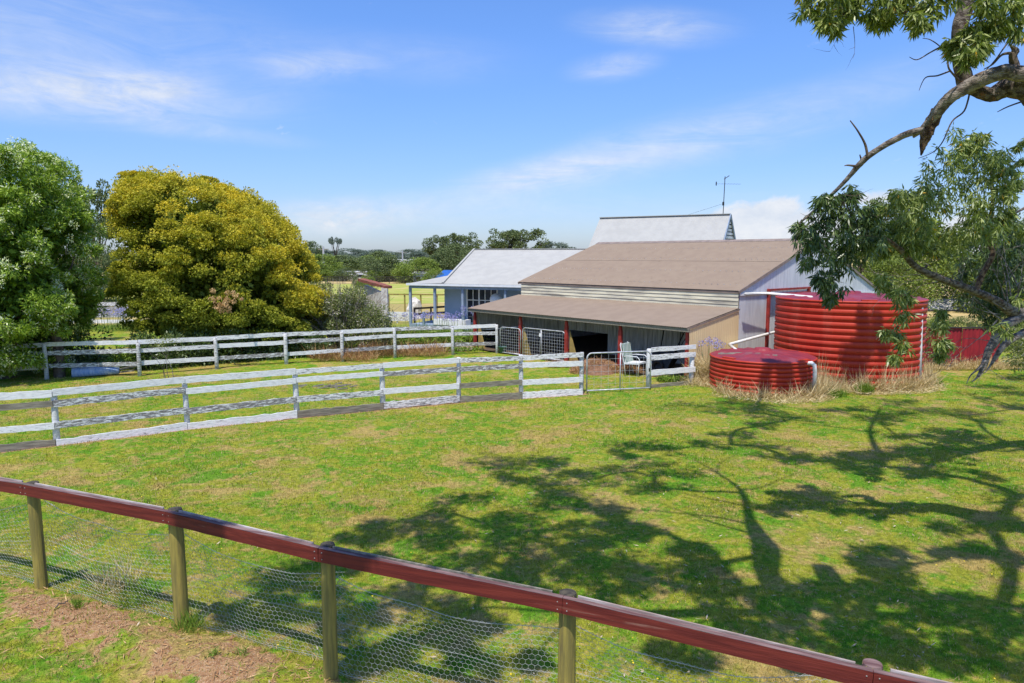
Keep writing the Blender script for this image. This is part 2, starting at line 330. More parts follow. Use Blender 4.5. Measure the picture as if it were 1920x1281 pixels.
M['gum'] = leafmat('gum_leaf', (.065, .11, .022), (.21, .27, .05), (.46, .50, .18), trans=.28, rough=.38, spec=.5, dead=(.62, .36, .03))
M['gumshade'] = leafmat('shaded_gum_leaf', (.032, .062, .018), (.072, .122, .030), (.18, .24, .075), trans=.2, rough=.35, spec=.5)  # darkened copy of the gum leaf, shade put into the colour
M['gumcanopy'] = M['gum']
M['gold'] = leafmat('golden_blossom_leaf', (.10, .135, .016), (.27, .31, .028), (.46, .48, .05), flower=(.70, .545, .04), trans=.25, rough=.7)
M['green_bl'] = leafmat('green_leaf_pale_blossom', (.08, .15, .015), (.25, .37, .035), (.44, .54, .09), flower=(.85, .86, .58), trans=.25, rough=.5)
M['shrubl'] = leafmat('mixed_shrub_leaf', (.08, .10, .032), (.18, .215, .06), (.34, .36, .14), flower=(.52, .47, .38), trans=.2, rough=.6)
M['farleaf'] = leafmat('far_gum_leaf', (.055, .085, .032), (.12, .16, .055), (.22, .26, .10), trans=.12, rough=.6)
M['farhaze'] = leafmat('hazy_gum_leaf', (.09, .125, .10), (.14, .18, .14), (.20, .24, .17), trans=.12, rough=.6)  # bluish haze of distance mixed into the leaf colour
M['farlime'] = leafmat('far_wattle_leaf', (.09, .13, .022), (.19, .26, .04), (.32, .38, .07), trans=.15, rough=.6)
M['oliveleaf'] = leafmat('olive_cypress_leaf', (.07, .10, .018), (.16, .21, .03), (.29, .34, .05), trans=.15, rough=.6)
M['strap'] = leafmat('strappy_leaf', (.08, .14, .015), (.17, .28, .03), (.34, .42, .07), trans=.25, rough=.45)
M['lav'] = leafmat('lavender_flower', (.22, .20, .46), (.34, .32, .64), (.50, .48, .78), trans=.2, rough=.7)
M['deadleaf'] = leafmat('fallen_leaf', (.24, .15, .08), (.42, .31, .19), (.60, .50, .36), trans=.05)

# ------------------------------------------------------------------ foliage helpers
def unit(n):
    v = RS.normal(size=(n, 3)); return v/np.linalg.norm(v, axis=1, keepdims=True)
def leafverts(c, d, Ls, Ws, nrm=None):
    """diamond leaves: centre-base c, direction d, length, width"""
    n = len(c); d = d/np.linalg.norm(d, axis=1, keepdims=True)
    r = unit(n) if nrm is None else nrm
    s = np.cross(d, r); s /= np.linalg.norm(s, axis=1, keepdims=True)+1e-9
    Ls = np.asarray(Ls).reshape(-1, 1)*np.ones((n, 1)); Ws = np.asarray(Ws).reshape(-1, 1)*np.ones((n, 1))
    v = np.empty((n, 4, 3)); v[:, 0] = c; v[:, 1] = c+d*Ls*.42+s*Ws/2; v[:, 2] = c+d*Ls; v[:, 3] = c+d*Ls*.42-s*Ws/2
    return v.reshape(-1, 3)
def clump_leaves(cents, rads, per, Lf, Wf, droop=0., flat=1., shell=.55, up=None):
    """cents (m,3) radii (m,) -> leaf arrays"""
    cents = np.asarray(cents, float); rads = np.asarray(rads, float); m = len(cents)
    idx = np.repeat(np.arange(m), per); n = len(idx); u = unit(n); rr = rads[idx]*(shell+(1-shell)*RS.rand(n)**.5)
    pos = cents[idx]+u*rr[:, None]*np.array([1, 1, flat]); d = u*max(.1, 1-droop*1.25)+unit(n)*(.75-.25*min(1, droop*1.5))+np.array([0, 0, -2.0*droop])
    sz = .7+.6*RS.rand(n)
    return leafverts(pos, d, Lf*sz, Wf*sz), idx, u
def puffs(C, Rr, k, fr, off=.78, flat=.8):
    """break every clump into k smaller puffs on its surface"""
    m = len(C); i = np.repeat(np.arange(m), k); u = unit(m*k); u[:, 2] = np.where(u[:, 2] < -.2, -u[:, 2]*.6, u[:, 2]); c = C[i]+u*Rr[i][:, None]*off*np.array([1, 1, flat])
    return c, Rr[i]*fr*(.7+.6*RS.rand(m*k)), i
def interp(x, pts): return float(np.interp(x, [p[0] for p in pts], [p[1] for p in pts]))
def crown_field(topp, botp, x0, x1, yc, ry, n, rc, inner=.25):
    """clump centres on the surface of a crown whose silhouette is top/bottom profile over x"""
    C = []; Rr = []; UP = []; xc = (x0+x1)/2; hx = (x1-x0)/2
    while len(C) < n:
        x = random.uniform(x0, x1); zt = interp(x, topp); zb = interp(x, botp)
        if zt-zb < .2: continue
        ph = random.uniform(0, 2*math.pi); depth = 1 if random.random() > inner else random.uniform(.3, .85)
        wy = ry*math.sqrt(max(.05, 1-((x-xc)/hx)**2)); zc = (zt+zb)/2; hz = (zt-zb)/2
        s = math.sin(ph); c = math.cos(ph); s = math.copysign(abs(s)**.75, s); c = math.copysign(abs(c)**.75, c)
        C.append((x, yc+wy*c*depth, zc+hz*s*depth)); Rr.append(rc*random.uniform(.65, 1.35)); UP.append((zc+hz*s*depth-zb)/(zt-zb))
    return np.array(C), np.array(Rr), np.array(UP)
def hump(a, b, k=6, sag=.0, wob=.05):
    a = Vector(a); b = Vector(b); out = []
    for i in range(k+1):
        t = i/k; p = a.lerp(b, t); w = math.sin(math.pi*t); p += Vector((random.uniform(-wob, wob), random.uniform(-wob, wob), random.uniform(-wob, wob)))*w; p.z += sag*w; out.append(p)
    return out
def smoothpath(pts, k=4):
    """Catmull-Rom through (Vector, radius) pairs"""
    P_ = [Vector(p[0]) for p in pts]; r = [p[1] for p in pts]; o = []; rr = []
    for i in range(len(P_)-1):
        a = P_[max(i-1, 0)]; b = P_[i]; c = P_[i+1]; d = P_[min(i+2, len(P_)-1)]
        for j in range(k):
            t = j/k; o.append(.5*((2*b)+(c-a)*t+(2*a-5*b+4*c-d)*t*t+(-a+3*b-3*c+d)*t**3)); rr.append(r[i]*(1-t)+r[i+1]*t)
    o.append(P_[-1]); rr.append(r[-1]); return o, rr

# ================================================================== GROUND
FN = [Vector((-7.1,8.32,0)), Vector((-5.18,7.56,0)), Vector((-3.29,6.80,0)), Vector((-1.59,5.93,0)), Vector((.42,5.22,0)), Vector((2.35,4.42,0)), Vector((4.28,3.62,0))]   # near fence posts
FA = [gp(-150,858), gp(107,835), gp(352,803), gp(557,780), gp(718,764), gp(860,751), gp(977,744), gp(1090,738)]          # white fence, near row
FA = [Vector((p.x, p.y, 0)) for p in FA]
FB = [gp(-120,722), gp(88,710), gp(262,704), gp(407,693), gp(537,684), gp(642,677), gp(741,670), gp(849,665), gp(932,662)]  # white fence, far row
def seg_dist(X, Y, pts):
    best = np.full(X.shape, 1e9); side = np.zeros(X.shape)
    for a, b in zip(pts[:-1], pts[1:]):
        dx, dy = b.x-a.x, b.y-a.y; t = np.clip(((X-a.x)*dx+(Y-a.y)*dy)/(dx*dx+dy*dy), 0, 1)
        px, py = a.x+t*dx, a.y+t*dy; d = np.hypot(X-px, Y-py); s = np.sign((X-a.x)*dy-(Y-a.y)*dx)
        m = d < best; best = np.where(m, d, best); side = np.where(m, s, side)
    return best, side
def vnoise(X, Y, s, seed):
    r = np.random.RandomState(seed); T = r.rand(256, 256); x = X*s; y = Y*s; xi = np.floor(x).astype(int); yi = np.floor(y).astype(int); fx = x-xi; fy = y-yi
    fx = fx*fx*(3-2*fx); fy = fy*fy*(3-2*fy); g = lambda i, j: T[i % 256, j % 256]
    return (g(xi, yi)*(1-fx)*(1-fy)+g(xi+1, yi)*fx*(1-fy)+g(xi, yi+1)*(1-fx)*fy+g(xi+1, yi+1)*fx*fy)-.5
def hgt(X, Y):
    near = np.clip((40-Y)/15, 0, 1)
    h = (vnoise(X, Y, .35, 1)*.07+vnoise(X, Y, 1.3, 2)*.025+vnoise(X, Y, 5, 3)*.012)*near
    d, s = seg_dist(X, Y, FN); cs = s > 0        # camera side
    h = h+np.where(cs, np.exp(-((d-.35)/.38)**2)*.10, np.exp(-(d/.22)**2)*.04)
    dA, sA = seg_dist(X, Y, FA); h = h-np.exp(-(dA/.2)**2)*.03
    return h
def hz(x, y): return float(hgt(np.array([float(x)]), np.array([float(y)]))[0])
def make_ground():
    ys = np.concatenate([np.arange(-30, 2, 2.), np.arange(2, 13, .09), np.arange(13, 24, .16), np.arange(24, 60, 1.2), np.geomspace(61, 4000, 30)])
    xs = np.concatenate([-np.geomspace(3500, 34, 22), np.arange(-32, -16, 1.), np.arange(-16, 16, .13), np.arange(16, 33, 1.), np.geomspace(34, 3500, 22)])
    X, Y = np.meshgrid(xs, ys); Z = hgt(X, Y); nx = len(xs); ny = len(ys)
    v = np.stack([X, Y, Z], -1).reshape(-1, 3)
    i = np.arange(nx-1)[None, :]+np.arange(ny-1)[:, None]*nx; f = np.stack([i, i+1, i+nx+1, i+nx], -1).reshape(-1, 4)
    me = bpy.data.meshes.new('ground'); me.vertices.add(len(v)); me.vertices.foreach_set('co', v.astype(np.float32).ravel())
    me.loops.add(f.size); me.loops.foreach_set('vertex_index', f.astype(np.int32).ravel()); me.polygons.add(len(f)); me.polygons.foreach_set('loop_start', np.arange(0, f.size, 4, dtype=np.int32))
    try: me.polygons.foreach_set('loop_total', np.full(len(f), 4, dtype=np.int32))
    except Exception: pass
    d, s = seg_dist(X, Y, FN); dA, _ = seg_dist(X, Y, FA); dB, sB = seg_dist(X, Y, FB)
    bare = np.where(s > 0, np.exp(-((d-.35)/.65)**2)*.53, np.exp(-(d/.15)**2)*.3)*(np.clip((X+7.5)/3, .5, 1))*np.clip(1.1+vnoise(X,Y,1.7,31)*1.2, .4, 1.5)
    bare = np.maximum(bare, np.exp(-((dA-.08)/.2)**2)*.78)
    a = me.attributes.new('bare', 'FLOAT', 'POINT'); a.data.foreach_set('value', bare.astype(np.float32).ravel())
    me.update(calc_edges=True); me.materials.append(M['lawn']); me.polygons.foreach_set('use_smooth', [True]*len(f))
    tag(link('ground', me), kind='structure')
make_ground()
def blades(n, y0, y1, pw, hmin, hmax, wmin, wmax, name):
    u = RS.rand(n); Y = (y0**pw+u*(y1**pw-y0**pw))**(1/pw); X = (RS.rand(n)*2-1)*(.80*Y+1.2)
    d, s = seg_dist(X, Y, FN); keep = ~((s > 0) & (d < .75) & (RS.rand(n) < .72)); dA, _ = seg_dist(X, Y, FA); keep &= ~((dA < .12) & (RS.rand(n) < .7))
    dens = vnoise(X, Y, 1.4, 9)+.5*vnoise(X, Y, 5, 10); keep &= RS.rand(n) < np.clip(.75+dens*1.2, .25, 1)
    X = X[keep]; Y = Y[keep]; n = len(X); Z = hgt(X, Y)-.004
    hh = hmin+(hmax-hmin)*RS.rand(n)**2*(1+1.2*np.clip(vnoise(X, Y, .9, 12), -.3, .5)); ww = wmin+(wmax-wmin)*RS.rand(n); a = RS.rand(n)*6.283; ln = RS.rand(n)*.9; la = RS.rand(n)*6.283
    v = np.empty((n, 3, 3)); v[:, 0] = np.stack([X-np.cos(a)*ww/2, Y-np.sin(a)*ww/2, Z], -1); v[:, 1] = np.stack([X+np.cos(a)*ww/2, Y+np.sin(a)*ww/2, Z], -1)
    v[:, 2] = np.stack([X+np.cos(la)*hh*ln, Y+np.sin(la)*hh*ln, Z+hh], -1)
    tag(npmesh(name, v.reshape(-1, 3), 3, M['blade'], None, {'rnd': RS.rand(n)}), 'short mown lawn grass with dry and green patches', 'grass', kind='stuff')
blades(420000, 2.5, 10.5, 1.3, .014, .045, .005, .010, 'grass')
blades(260000, 10, 22, 1.2, .02, .05, .009, .018, 'grass')
blades(34000, 3, 13, 1.4, .03, .085, .005, .009, 'grass')
# other sheets of the setting
def sheet(name, pts, mat, z):
    b = MB(); b.quad(*[(p[0], p[1], z) for p in pts]); return tag(b.build(name, mat), kind='structure')
sheet('paddock', [(-120,56),(60,56),(90,96),(-120,96)], M['paddock'], .012)
sheet('dry_field', [(-200,97),(200,97),(260,140),(-260,140)], M['drygrass'], .016)
sheet('dry_field', [(20,40),(80,40),(120,90),(22,90)], M['drygrass'], .016)
sheet('gravel_drive', [(-6.2,27.4),(-1.6,28.0),(-1.2,34.0),(-3.2,33.6),(-6.5,31.5)], M['gravel'], .03)

# ================================================================== NEAR FENCE
def near_fence():
    t = thing('paddock_fence', 'maroon topped rail fence on round green treated posts with chicken wire, nearest the viewer', 'fence', FN[3])
    d = (FN[-1]-FN[0]).normalized(); nrm = Vector((d.y, -d.x, 0)); nrm = nrm if nrm.y < 0 else -nrm           # towards the camera
    tops = []
    for i, p in enumerate(FN):
        r = .062 if i % 2 else .068; zt = [1.245,1.265,1.24,1.24,1.15,1.05,.965][i]; b = MB(); zb = -.3
        lean = Vector((random.uniform(-.01, .01), random.uniform(-.01, .01), 0))
        pts = [p+lean*(k/6)+Vector((0, 0, zb+(zt-zb)*k/6)) for k in range(7)]
        b.tube(pts, [r*1.06, r*1.05, r*1.03, r*1.02, r, r*.99, r*.97], 18, .015); po = b.build('post', M['treated'], t, True)
        c = MB(); c.lathe(p+lean+Vector((0,0,zt-.03)), [(r*1.0, -.03), (r*1.01, .02), (r*.95, .035), (r*.5, .042), (.004, .040)], 18); c.build('post_top', M['rail_edge'] if i == 5 else M['post_top'], po); tops.append(zt)
    for i in range(len(FN)-1):
        o = nrm*.095; e = .002
        a = FN[i]+o+Vector((0,0,tops[i]-.050))+d*e; c = FN[i+1]+o+Vector((0,0,tops[i+1]-.050))-d*e
        if i == 0: a = a-d*.2
        b = MB(); b.beam(a, c, .05, .116, seg=14, wob=.002); rl = b.build('rail', M['red_rail'], t)
        b = MB(); o2 = Vector((0,0,.0625)); b.beam(a+o2-nrm*.002, c+o2-nrm*.002, .046, .003, seg=2); b.build('rail_top', M['rail_edge'], rl)
        b = MB(); q = nrm*-.044+Vector((0,0,.058)); b.beam(a+q+d*.10, c+q-d*.10, .014, .03); b.build('batten', M['rail_top'] if i != 3 else M['old_board'], rl)
        for s_, p_ in ((1, a), (-1, c)):
            for zz in (-.03, .03): b = MB(); b.lathe(p_+d*.035*s_+nrm*.025+Vector((0,0,zz)), [(.0, -.004), (.0045, -.003), (.0045, .003), (.0, .004)], 8, close_top=False); b.build('nail', M['galv'], rl)
    # chicken wire on the far side of the posts
    off = -nrm*.075
    for i in range(len(FN)-1):
        a = FN[i]+off; c = FN[i+1]+off; Ln = (c-a).length; W_ = .052; Hh = .045; b = MB()
        top0 = [.80,.98,.92,.90,.86,.90,.90][i]; top1 = [.98,.92,.90,.86,.90,.90,.9][i]
        def PT(s, z):
            tt = s/Ln; zt = top0*(1-tt)+top1*tt-.16*math.sin(math.pi*tt)*[1,.9,1.1,.7,1,1][i]
            bulge = .05*math.sin(math.pi*tt)*math.sin(3*z+i)+.02*math.sin(s*7+z*5)
            q = a+d*s+nrm*bulge; g = hz(q.x, q.y); zz = g+.0+z*(zt-.0)/1.0; return Vector((q.x, q.y, zz))
        nx = int(Ln/W_); nz = int(.9/Hh)
        rw = .00125
        def wire(p, q, r=rw):
            dd = (q-p).normalized(); u = dd.orthogonal().normalized(); w = dd.cross(u); vs = []
            for e in (p, q): vs += [e+(u*math.cos(k*2.094)+w*math.sin(k*2.094))*r for k in range(3)]
            b.add(vs, [(0,1,4,3), (1,2,5,4), (2,0,3,5)])
        for j in range(nz+1):
            z0 = j/nz
            for k in range(nx):
                s0 = (k+.5*(j % 2))*W_; hw = W_*.5
                if s0+W_ > Ln: continue
                p0 = PT(s0, z0); pm = PT(s0+hw, z0+.33/nz); p1 = PT(s0+W_, z0); wire(p0, pm); wire(pm, p1)
                if j < nz: wire(pm, PT(s0+hw, z0+1./nz))
        b.build('wire_mesh', M['galv'], t)
        b = MB(); b.tube([PT(Ln*k/16, 1.0+.0) for k in range(17)], .0022, 4); b.tube([PT(Ln*k/16, .55) for k in range(17)], .0014, 4); b.tube([PT(Ln*k/16, .03) for k in range(17)], .002, 4); b.build('strand', M['galv'], t)
near_fence()

# ================================================================== WHITE POST AND RAIL FENCES
def white_fence(name, label, pts, heights, hpost, bottom, rot, group=None, bare=(), side=1):
    t = thing(name, label, 'fence', pts[len(pts)//2], group); d0 = (pts[-1]-pts[0]).normalized(); nrm = Vector((d0.y, -d0.x, 0)); nrm = nrm if nrm.y < 0 else -nrm
    for i, p in enumerate(pts):
        b = MB(); h = hpost+random.uniform(-.03, .04); r = random.uniform(.052, .062); ln = Vector((random.uniform(-.02, .02), random.uniform(-.01, .01), 0))
        b.tube([p+Vector((0,0,-.2)), p+ln*.4+Vector((0,0,h*.4)), p+ln*.8+Vector((0,0,h*.8)), p+ln+Vector((0,0,h-.01)), p+ln+Vector((0,0,h))], [r*1.08, r*1.04, r, r*.98, r*.8], 12, .03); b.build('post', M['white_post'], t, True)
    for i in range(len(pts)-1):
        a, c = pts[i], pts[i+1]; d = (c-a).normalized()
        for k, hh in enumerate(heights):
            o = nrm*.078*side; ja = random.uniform(-.02, .02); jc = random.uniform(-.02, .02); wd = random.uniform(.115, .14)
            b = MB(); b.beam(a+o+Vector((0,0,hh+ja))-d*.0, c+o+Vector((0,0,hh+jc))-d*.012, .03, wd, seg=16, wob=.006)
            b.build('rail', M['old_board'] if (i, k) in bare else M['white_rail'], t)
        if bottom:
            b = MB(); o = nrm*.085; b.beam(a+o+Vector((0,0,.05+random.uniform(-.02, .02))), c+o+Vector((0,0,.05+random.uniform(-.02, .02)))-d*.012, .035, .17, seg=16, wob=.012)
            b.build('kickboard', M['old_board'] if (i, 9) in bare else M['white_rail'], t)
    return t
white_fence('rail_fence', 'peeling white rail fence across the middle of the lawn, ending at the small gate', FA, (1.06,.84,.40), 1.10, True, FR, bare={(0,9),(0,1),(5,2),(5,9),(3,9)})
white_fence('rail_fence', 'white post and rail fence running under the trees to the double gates', FB, (1.03,.77,.36), 1.06, False, FR, side=-1)
FBK = MB(); [FBK.beam(FB[i]+Vector((0,-.09,.05)), FB[i+1]+Vector((0,-.09,.05)), .03, .14, seg=6, wob=.01) for i in (7,)]; 
tC0 = gp(1216,728); tC1 = gp(1296,722); tC0.z = tC1.z = 0
def short_fence():
    a = tC0; c = tC1; t = thing('rail_fence', 'short run of white rails between the small gate and the shed corner', 'fence', a); d = (c-a).normalized(); nrm = Vector((d.y, -d.x, 0)); nrm = nrm if nrm.y < 0 else -nrm
    for p, r, h in ((a, .075, 1.12), (c, .07, .82)):
        b = MB(); b.tube([p+Vector((0,0,-.2)), p+Vector((0,0,h*.5)), p+Vector((0,0,h-.02)), p+Vector((0,0,h))], [r*1.05, r, r, r*.8], 12, .03); b.build('post', M['white_post'], t, True)
    for h, w in ((1.10, .12), (.88, .14), (.45, .15)):
        b = MB(); b.beam(a+nrm*.085+Vector((0,0,h)), c+nrm*.085+d*.06+Vector((0,0,h+.02)), .03, w, seg=6, wob=.008); b.build('rail', M['white_rail'], t)
    b = MB(); b.beam(a+nrm*.09+Vector((0,0,.06)), c+nrm*.09+Vector((0,0,.08)), .035, .12, seg=6, wob=.01); b.build('kickboard', M['old_board'], t)
short_fence()

def gate(label, a, c, z0, z1, nvert, nhor, group=None, braces=(.5,), pr=.020, lm=.0035):
    """galvanised mesh gate from a to c"""
    a = Vector((a.x, a.y, 0)); c = Vector((c.x, c.y, 0)); t = thing('farm_gate', label, 'gate', a, group); d = (c-a).normalized(); Ln = (c-a).length; r = .14
    def q(s, z): return a+d*s+Vector((0,0,z))
    pts = [q(0, z0), q(0, z1-r)]+[q(r-r*math.cos(k*math.pi/10), z1-r+r*math.sin(k*math.pi/10)) for k in range(1, 6)]
    pts += [q(Ln-r+r*math.sin(k*math.pi/10), z1-r+r*math.cos(k*math.pi/10)) for k in range(0, 6)]+[q(Ln, z0)]
    b = MB(); b.tube(pts, pr, 8); b.tube([q(0, z0), q(Ln, z0)], pr, 8); b.build('frame', M['galv_pipe'], t, True)
    for s in braces: b = MB(); b.tube([q(Ln*s, z0), q(Ln*s, z1)], pr*.85, 8); b.build('brace', M['galv_pipe'], t, True)
    b = MB()
    for k in range(1, nvert): b.tube([q(Ln*k/nvert, z0), q(Ln*k/nvert, z1-.01)], lm, 4)
    for k in range(1, nhor): b.tube([q(.01, z0+(z1-z0)*k/nhor), q(Ln-.01, z0+(z1-z0)*k/nhor)], lm, 4)
    b.build('mesh_panel', M['galv_pipe'], t)
    b = MB(); b.box(q(Ln-.03, z0+.5), (.03, .03, .10)); b.tube([q(Ln, z0+.5), q(Ln+.08, z0+.5)], .008, 6); b.build('latch', M['black_metal'], t)
    return t
g0 = gp(1097,738); g1 = gp(1217,731)
gate('small galvanised mesh gate closed beside the short white rails, in the middle of the picture', g0+Vector((.04,-.02,0)), g1+Vector((.0,-.12,0)), .08, 1.10, 9, 6, braces=(.52,))
ga = gp(938,663); gb = gp(976,668); gc = gp(980,669); gd = gp(1059,680)
gate('narrower left leaf of the mesh double gates before the open bays', ga, gb, .06, 1.02, 10, 9, braces=(), lm=.005)
gt = gate('wider right leaf of the mesh double gates, with a white tag on its brace', gc, gd, .06, 1.08, 17, 9, braces=(.45,), lm=.005)
b = MB(); p = gc.lerp(gd, .43); b.box((p.x, p.y-.035, .88), (.10, .008, .12)); b.build('tag_plate', M['white_paint'], gt)

# ================================================================== SHED
U = Vector((-.656,.757,0)); V = Vector((.757,.656,0))         # along the shed (away from us) and across it
S0 = Vector((5.22,21.05,0))                                    # near right corner of the lean-to
LL = 10.3; DL = 2.56; DR = 7.5; DE = 12.9                      # lengths along, lean-to depth, ridge, far eave
def sp(u, v, z): return S0+U*u+V*v+Vector((0,0,z))
def shed():
    t = thing('shed', 'long shed with tan corrugated roof, zinc gable and an open fronted lean-to', 'shed', S0+V*6)
    zlo, zli, ze, zr, zf = 1.62, 2.07, 2.63, 4.31, 2.33
    # main roof
    rf = MB(); rf.corr(sp(-.05, DL-.06, ze-.02), sp(LL+.15, DL-.06, ze-.02), sp(LL+.15, DR, zr), sp(-.05, DR, zr)); roof = rf.build('roof', M['roof_tan'], t, True)
    rf = MB(); rf.corr(sp(-.05, DR, zr), sp(LL+.15, DR, zr), sp(LL+.15, DE+.2, zf-.05), sp(-.05, DE+.2, zf-.05)); rf.build('roof', M['roof_tan'], t, True)
    b = MB(); b.prism([sp(-.06, DR-.2, zr-.055), sp(-.06, DR, zr+.028), sp(-.06, DR+.2, zr-.05), sp(-.06, DR+.2, zr-.07), sp(-.06, DR, zr+.01), sp(-.06, DR-.2, zr-.07)], U*(LL+.22)); b.build('ridge_cap', M['flash'], roof)
    for uu in (-.045, LL+.13):
        b = MB(); b.beam(sp(uu, DL-.08, ze-.075), sp(uu, DR, zr-.06), .025, .09); b.build('barge_board', M['flash'], roof)
        b = MB(); b.beam(sp(uu, DR+.01, zr-.06), sp(uu, DE+.2, zf-.10), .025, .09); b.build('barge_board', M['flash'], roof)
    b = MB(); b.beam(sp(-.03, DL-.025, ze-.075), sp(LL+.12, DL-.025, ze-.075), .03, .06); b.build('fascia', M['flash'], t)
    # screw heads in rows along the roof
    b = MB()
    for v_, z_ in [(DL+.4+1.2*k, 0) for k in range(4)]:
        z_ = ze+(zr-ze)*(v_-DL)/(DR-DL)+.012
        for i in range(44): b.box(sp(.1+LL*i/44, v_, z_), (.025, .025, .014))
    b.build('screws', M['galv_pipe'], roof)
    zv = lambda v_: ze-.02+(zr-ze+.02)*(v_-DL+.06)/(DR-DL+.06)
    n = 260; uu = RS.rand(n)*LL; vv = DL+RS.rand(n)**1.4*(DR-DL-.1); pp = np.array([tuple(sp(a_, c_, zv(c_)+.014)) for a_, c_ in zip(uu, vv)]); dd = unit(n); dd[:, 2] = 0
    lf = npmesh('roof_litter', leafverts(pp, dd, .05+.07*RS.rand(n), .012+.02*RS.rand(n), unit(n)*.2+np.array([0,0,1.])), 4, M['deadleaf'], t, {'rnd': RS.rand(n), 'flw': np.zeros(n)}); lf['kind'] = 'stuff'
    vm = DL+(DR-DL)*.52; b = MB(); b.beam(sp(0, vm, zv(vm)+.010), sp(LL, vm, zv(vm)+.010), .012, .006); b.build('lap_seam', M['flash'], roof)
    # lean-to roof
    rf = MB(); rf.corr(sp(-.05, -.22, zlo), sp(LL+.12, -.22, zlo), sp(LL+.12, DL-.04, zli), sp(-.05, DL-.04, zli)); lr = rf.build('lean_to_roof', M['roof_lean'], t, True)
    b = MB(); b.beam(sp(-.1, -.16, zlo-.075), sp(LL+.1, -.16, zlo-.075), .05, .11); b.build('fascia', M['old_board'], lr)
    for uu in (-.055, LL+.135): b = MB(); b.beam(sp(uu, -.2, zlo-.04), sp(uu, DL, zli-.05), .015, .05); b.build('barge_board', M['flash'], lr)
    b = MB()
    for k in range(9): b.beam(sp(.3+k*LL/8.6, -.1, zlo-.08), sp(.3+k*LL/8.6, DL-.05, zli-.09), .045, .10)
    b.build('rafters', M['dark'], lr)
    # weatherboards of the high wall above the lean-to
    nb = 4; z_lo = zli-.03; dz = (ze-.1-z_lo)/nb; b = MB()
    for k in range(nb):
        z0 = z_lo+k*dz; b.prism([sp(0, DL-.03, z0), sp(0, DL+.0, z0), sp(0, DL+.0, z0+dz), sp(0, DL-.008, z0+dz)], U*LL)
    b.build('weatherboards', M['cream_wb'], t)
    # back wall of the open bays (vertical boards) with dark openings
    b = MB(); zt = zli-.05
    uop = [(0, 5.45, 0), (5.45, 7.46, .80), (7.46, 7.62, 0), (7.62, LL, .68)]
    for a, c, zz in uop:
        n = max(1, round((c-a)/.21)); w = (c-a)/n
        for k in range(n): b.box(sp(a+w*(k+.5), DL+.02+random.uniform(-.006, .006), (zz+zt)/2), (w-.012, .022, zt-zz), math.atan2(U.y, U.x))
    b.build('bay_wall', M['grey_vb'], t)
    # side sheet walls
    b = MB(); b.corr(sp(-.03, -.05, -.1), sp(-.03, DL, -.1), sp(-.03, DL, zli-.05), sp(-.03, -.05, zlo-.05), .10, .006); b.build('lean_to_wall', M['tan_wall'], t, True)
    b = MB(); b.corr(sp(LL, .0, .72), sp(LL, DL, .72), sp(LL, DL, zli-.05), sp(LL, .0, zlo-.05)); b.build('lean_to_wall', M['grey_vb'], t, True); b = MB(); b.beam(sp(LL+.02, .0, .3), sp(LL+.02, DL, .3), .03, .8); b.build('lean_to_wall', M['dark'], t)  # added dark board below, standing in for shade in the open gap
    # gable wall with the doorway
    b = MB(); top = lambda v: (ze-.06+(zr-ze)*(v-DL)/(DR-DL)) if v < DR else (zr-.05+(zf-zr)*(v-DR)/(DE-DR))
    def strip(v0, v1, zb, zt0=None):
        b.corr(sp(.0, v0, zb), sp(.0, v1, zb), sp(.0, v1, top(v1) if zt0 is None else zt0), sp(.0, v0, top(v0) if zt0 is None else zt0))
    strip(DL+.03, 4.35, -.1); strip(4.35, 6.9, 2.42); strip(6.9, DR, -.1); strip(DR, DE, -.1); b.build('gable_wall', M['zinc'], t, True)
    b = MB(); b.quad(sp(LL, DL, 0), sp(LL, DE, 0), sp(LL, DE, zf-.06), sp(LL, DR, zr-.06), sp(LL, DL, ze-.06)); b.quad(sp(0, DE, 0), sp(LL, DE, 0), sp(LL, DE, zf-.06), sp(0, DE, zf-.06)); b.build('wall', M['zinc'], t)
    b = MB(); b.beam(sp(-.05, 4.28, -.05), sp(-.05, 4.28, 2.62), .09, .09, up=V); b.beam(sp(-.05, 4.2, 2.58), sp(-.05, 7.1, 2.58), .05, .07); b.beam(sp(-.05, 4.2, 2.44), sp(-.05, 7.1, 2.44), .05, .04)
    b.beam(sp(-.05, 6.98, -.05), sp(-.05, 6.98, 2.6), .09, .09, up=V); b.build('door_frame', M['red_paint'], t)
    b = MB(); b.corr(sp(.12, 4.35, 0), sp(.12, 5.2, 0), sp(.12, 5.2, 2.4), sp(.12, 4.35, 2.4)); b.build('door', M['zinc'], t, True)
    b = MB(); b.beam(sp(-.03, DL+.02, ze-.14), sp(-.03, 4.2, ze-.16), .02, .08); b.build('flashing', M['white_paint'], t)
    b = MB(); b.beam(sp(-.03, 10, zf-.02), sp(-.03, DE, zf-.12), .03, .1); b.build('flashing', M['white_paint'], t)
    # lean-to posts
    for k in range(5):
        u = [.05, 2.62, 5.05, 7.45, LL-.1][k]; b = MB()
        b.prism([sp(u-.065, -.06, -.1), sp(u+.065, -.06, -.1), sp(u+.065, -.06, zlo-.35), sp(u+.03, -.06, zlo-.15), sp(u-.02, -.06, zlo-.15), sp(u-.065, -.06, zlo-.35)] if k else [sp(u-.05, -.06, -.1), sp(u+.05, -.06, -.1), sp(u+.05, -.06, zlo-.12), sp(u-.05, -.06, zlo-.12)], V*.08)
        b.build('post', M['red_paint'], t)
    for k, u in ((1, 5.05), (2, 7.45), (3, LL-.15)):
        b = MB(); b.prism([sp(u-.10, .03, -.05), sp(u-.55, .03, -.05), sp(u-.10, .03, 1.15)], V*.03); b.build('brace_panel', M['ochre'], t)
    b = MB(); b.quad(sp(-.02, -.2, .035), sp(LL, -.2, .035), sp(LL, DE, .035), sp(-.02, DE, .035)); tag(b.build('shed_floor', M['dirtfloor']), kind='structure')
    return t
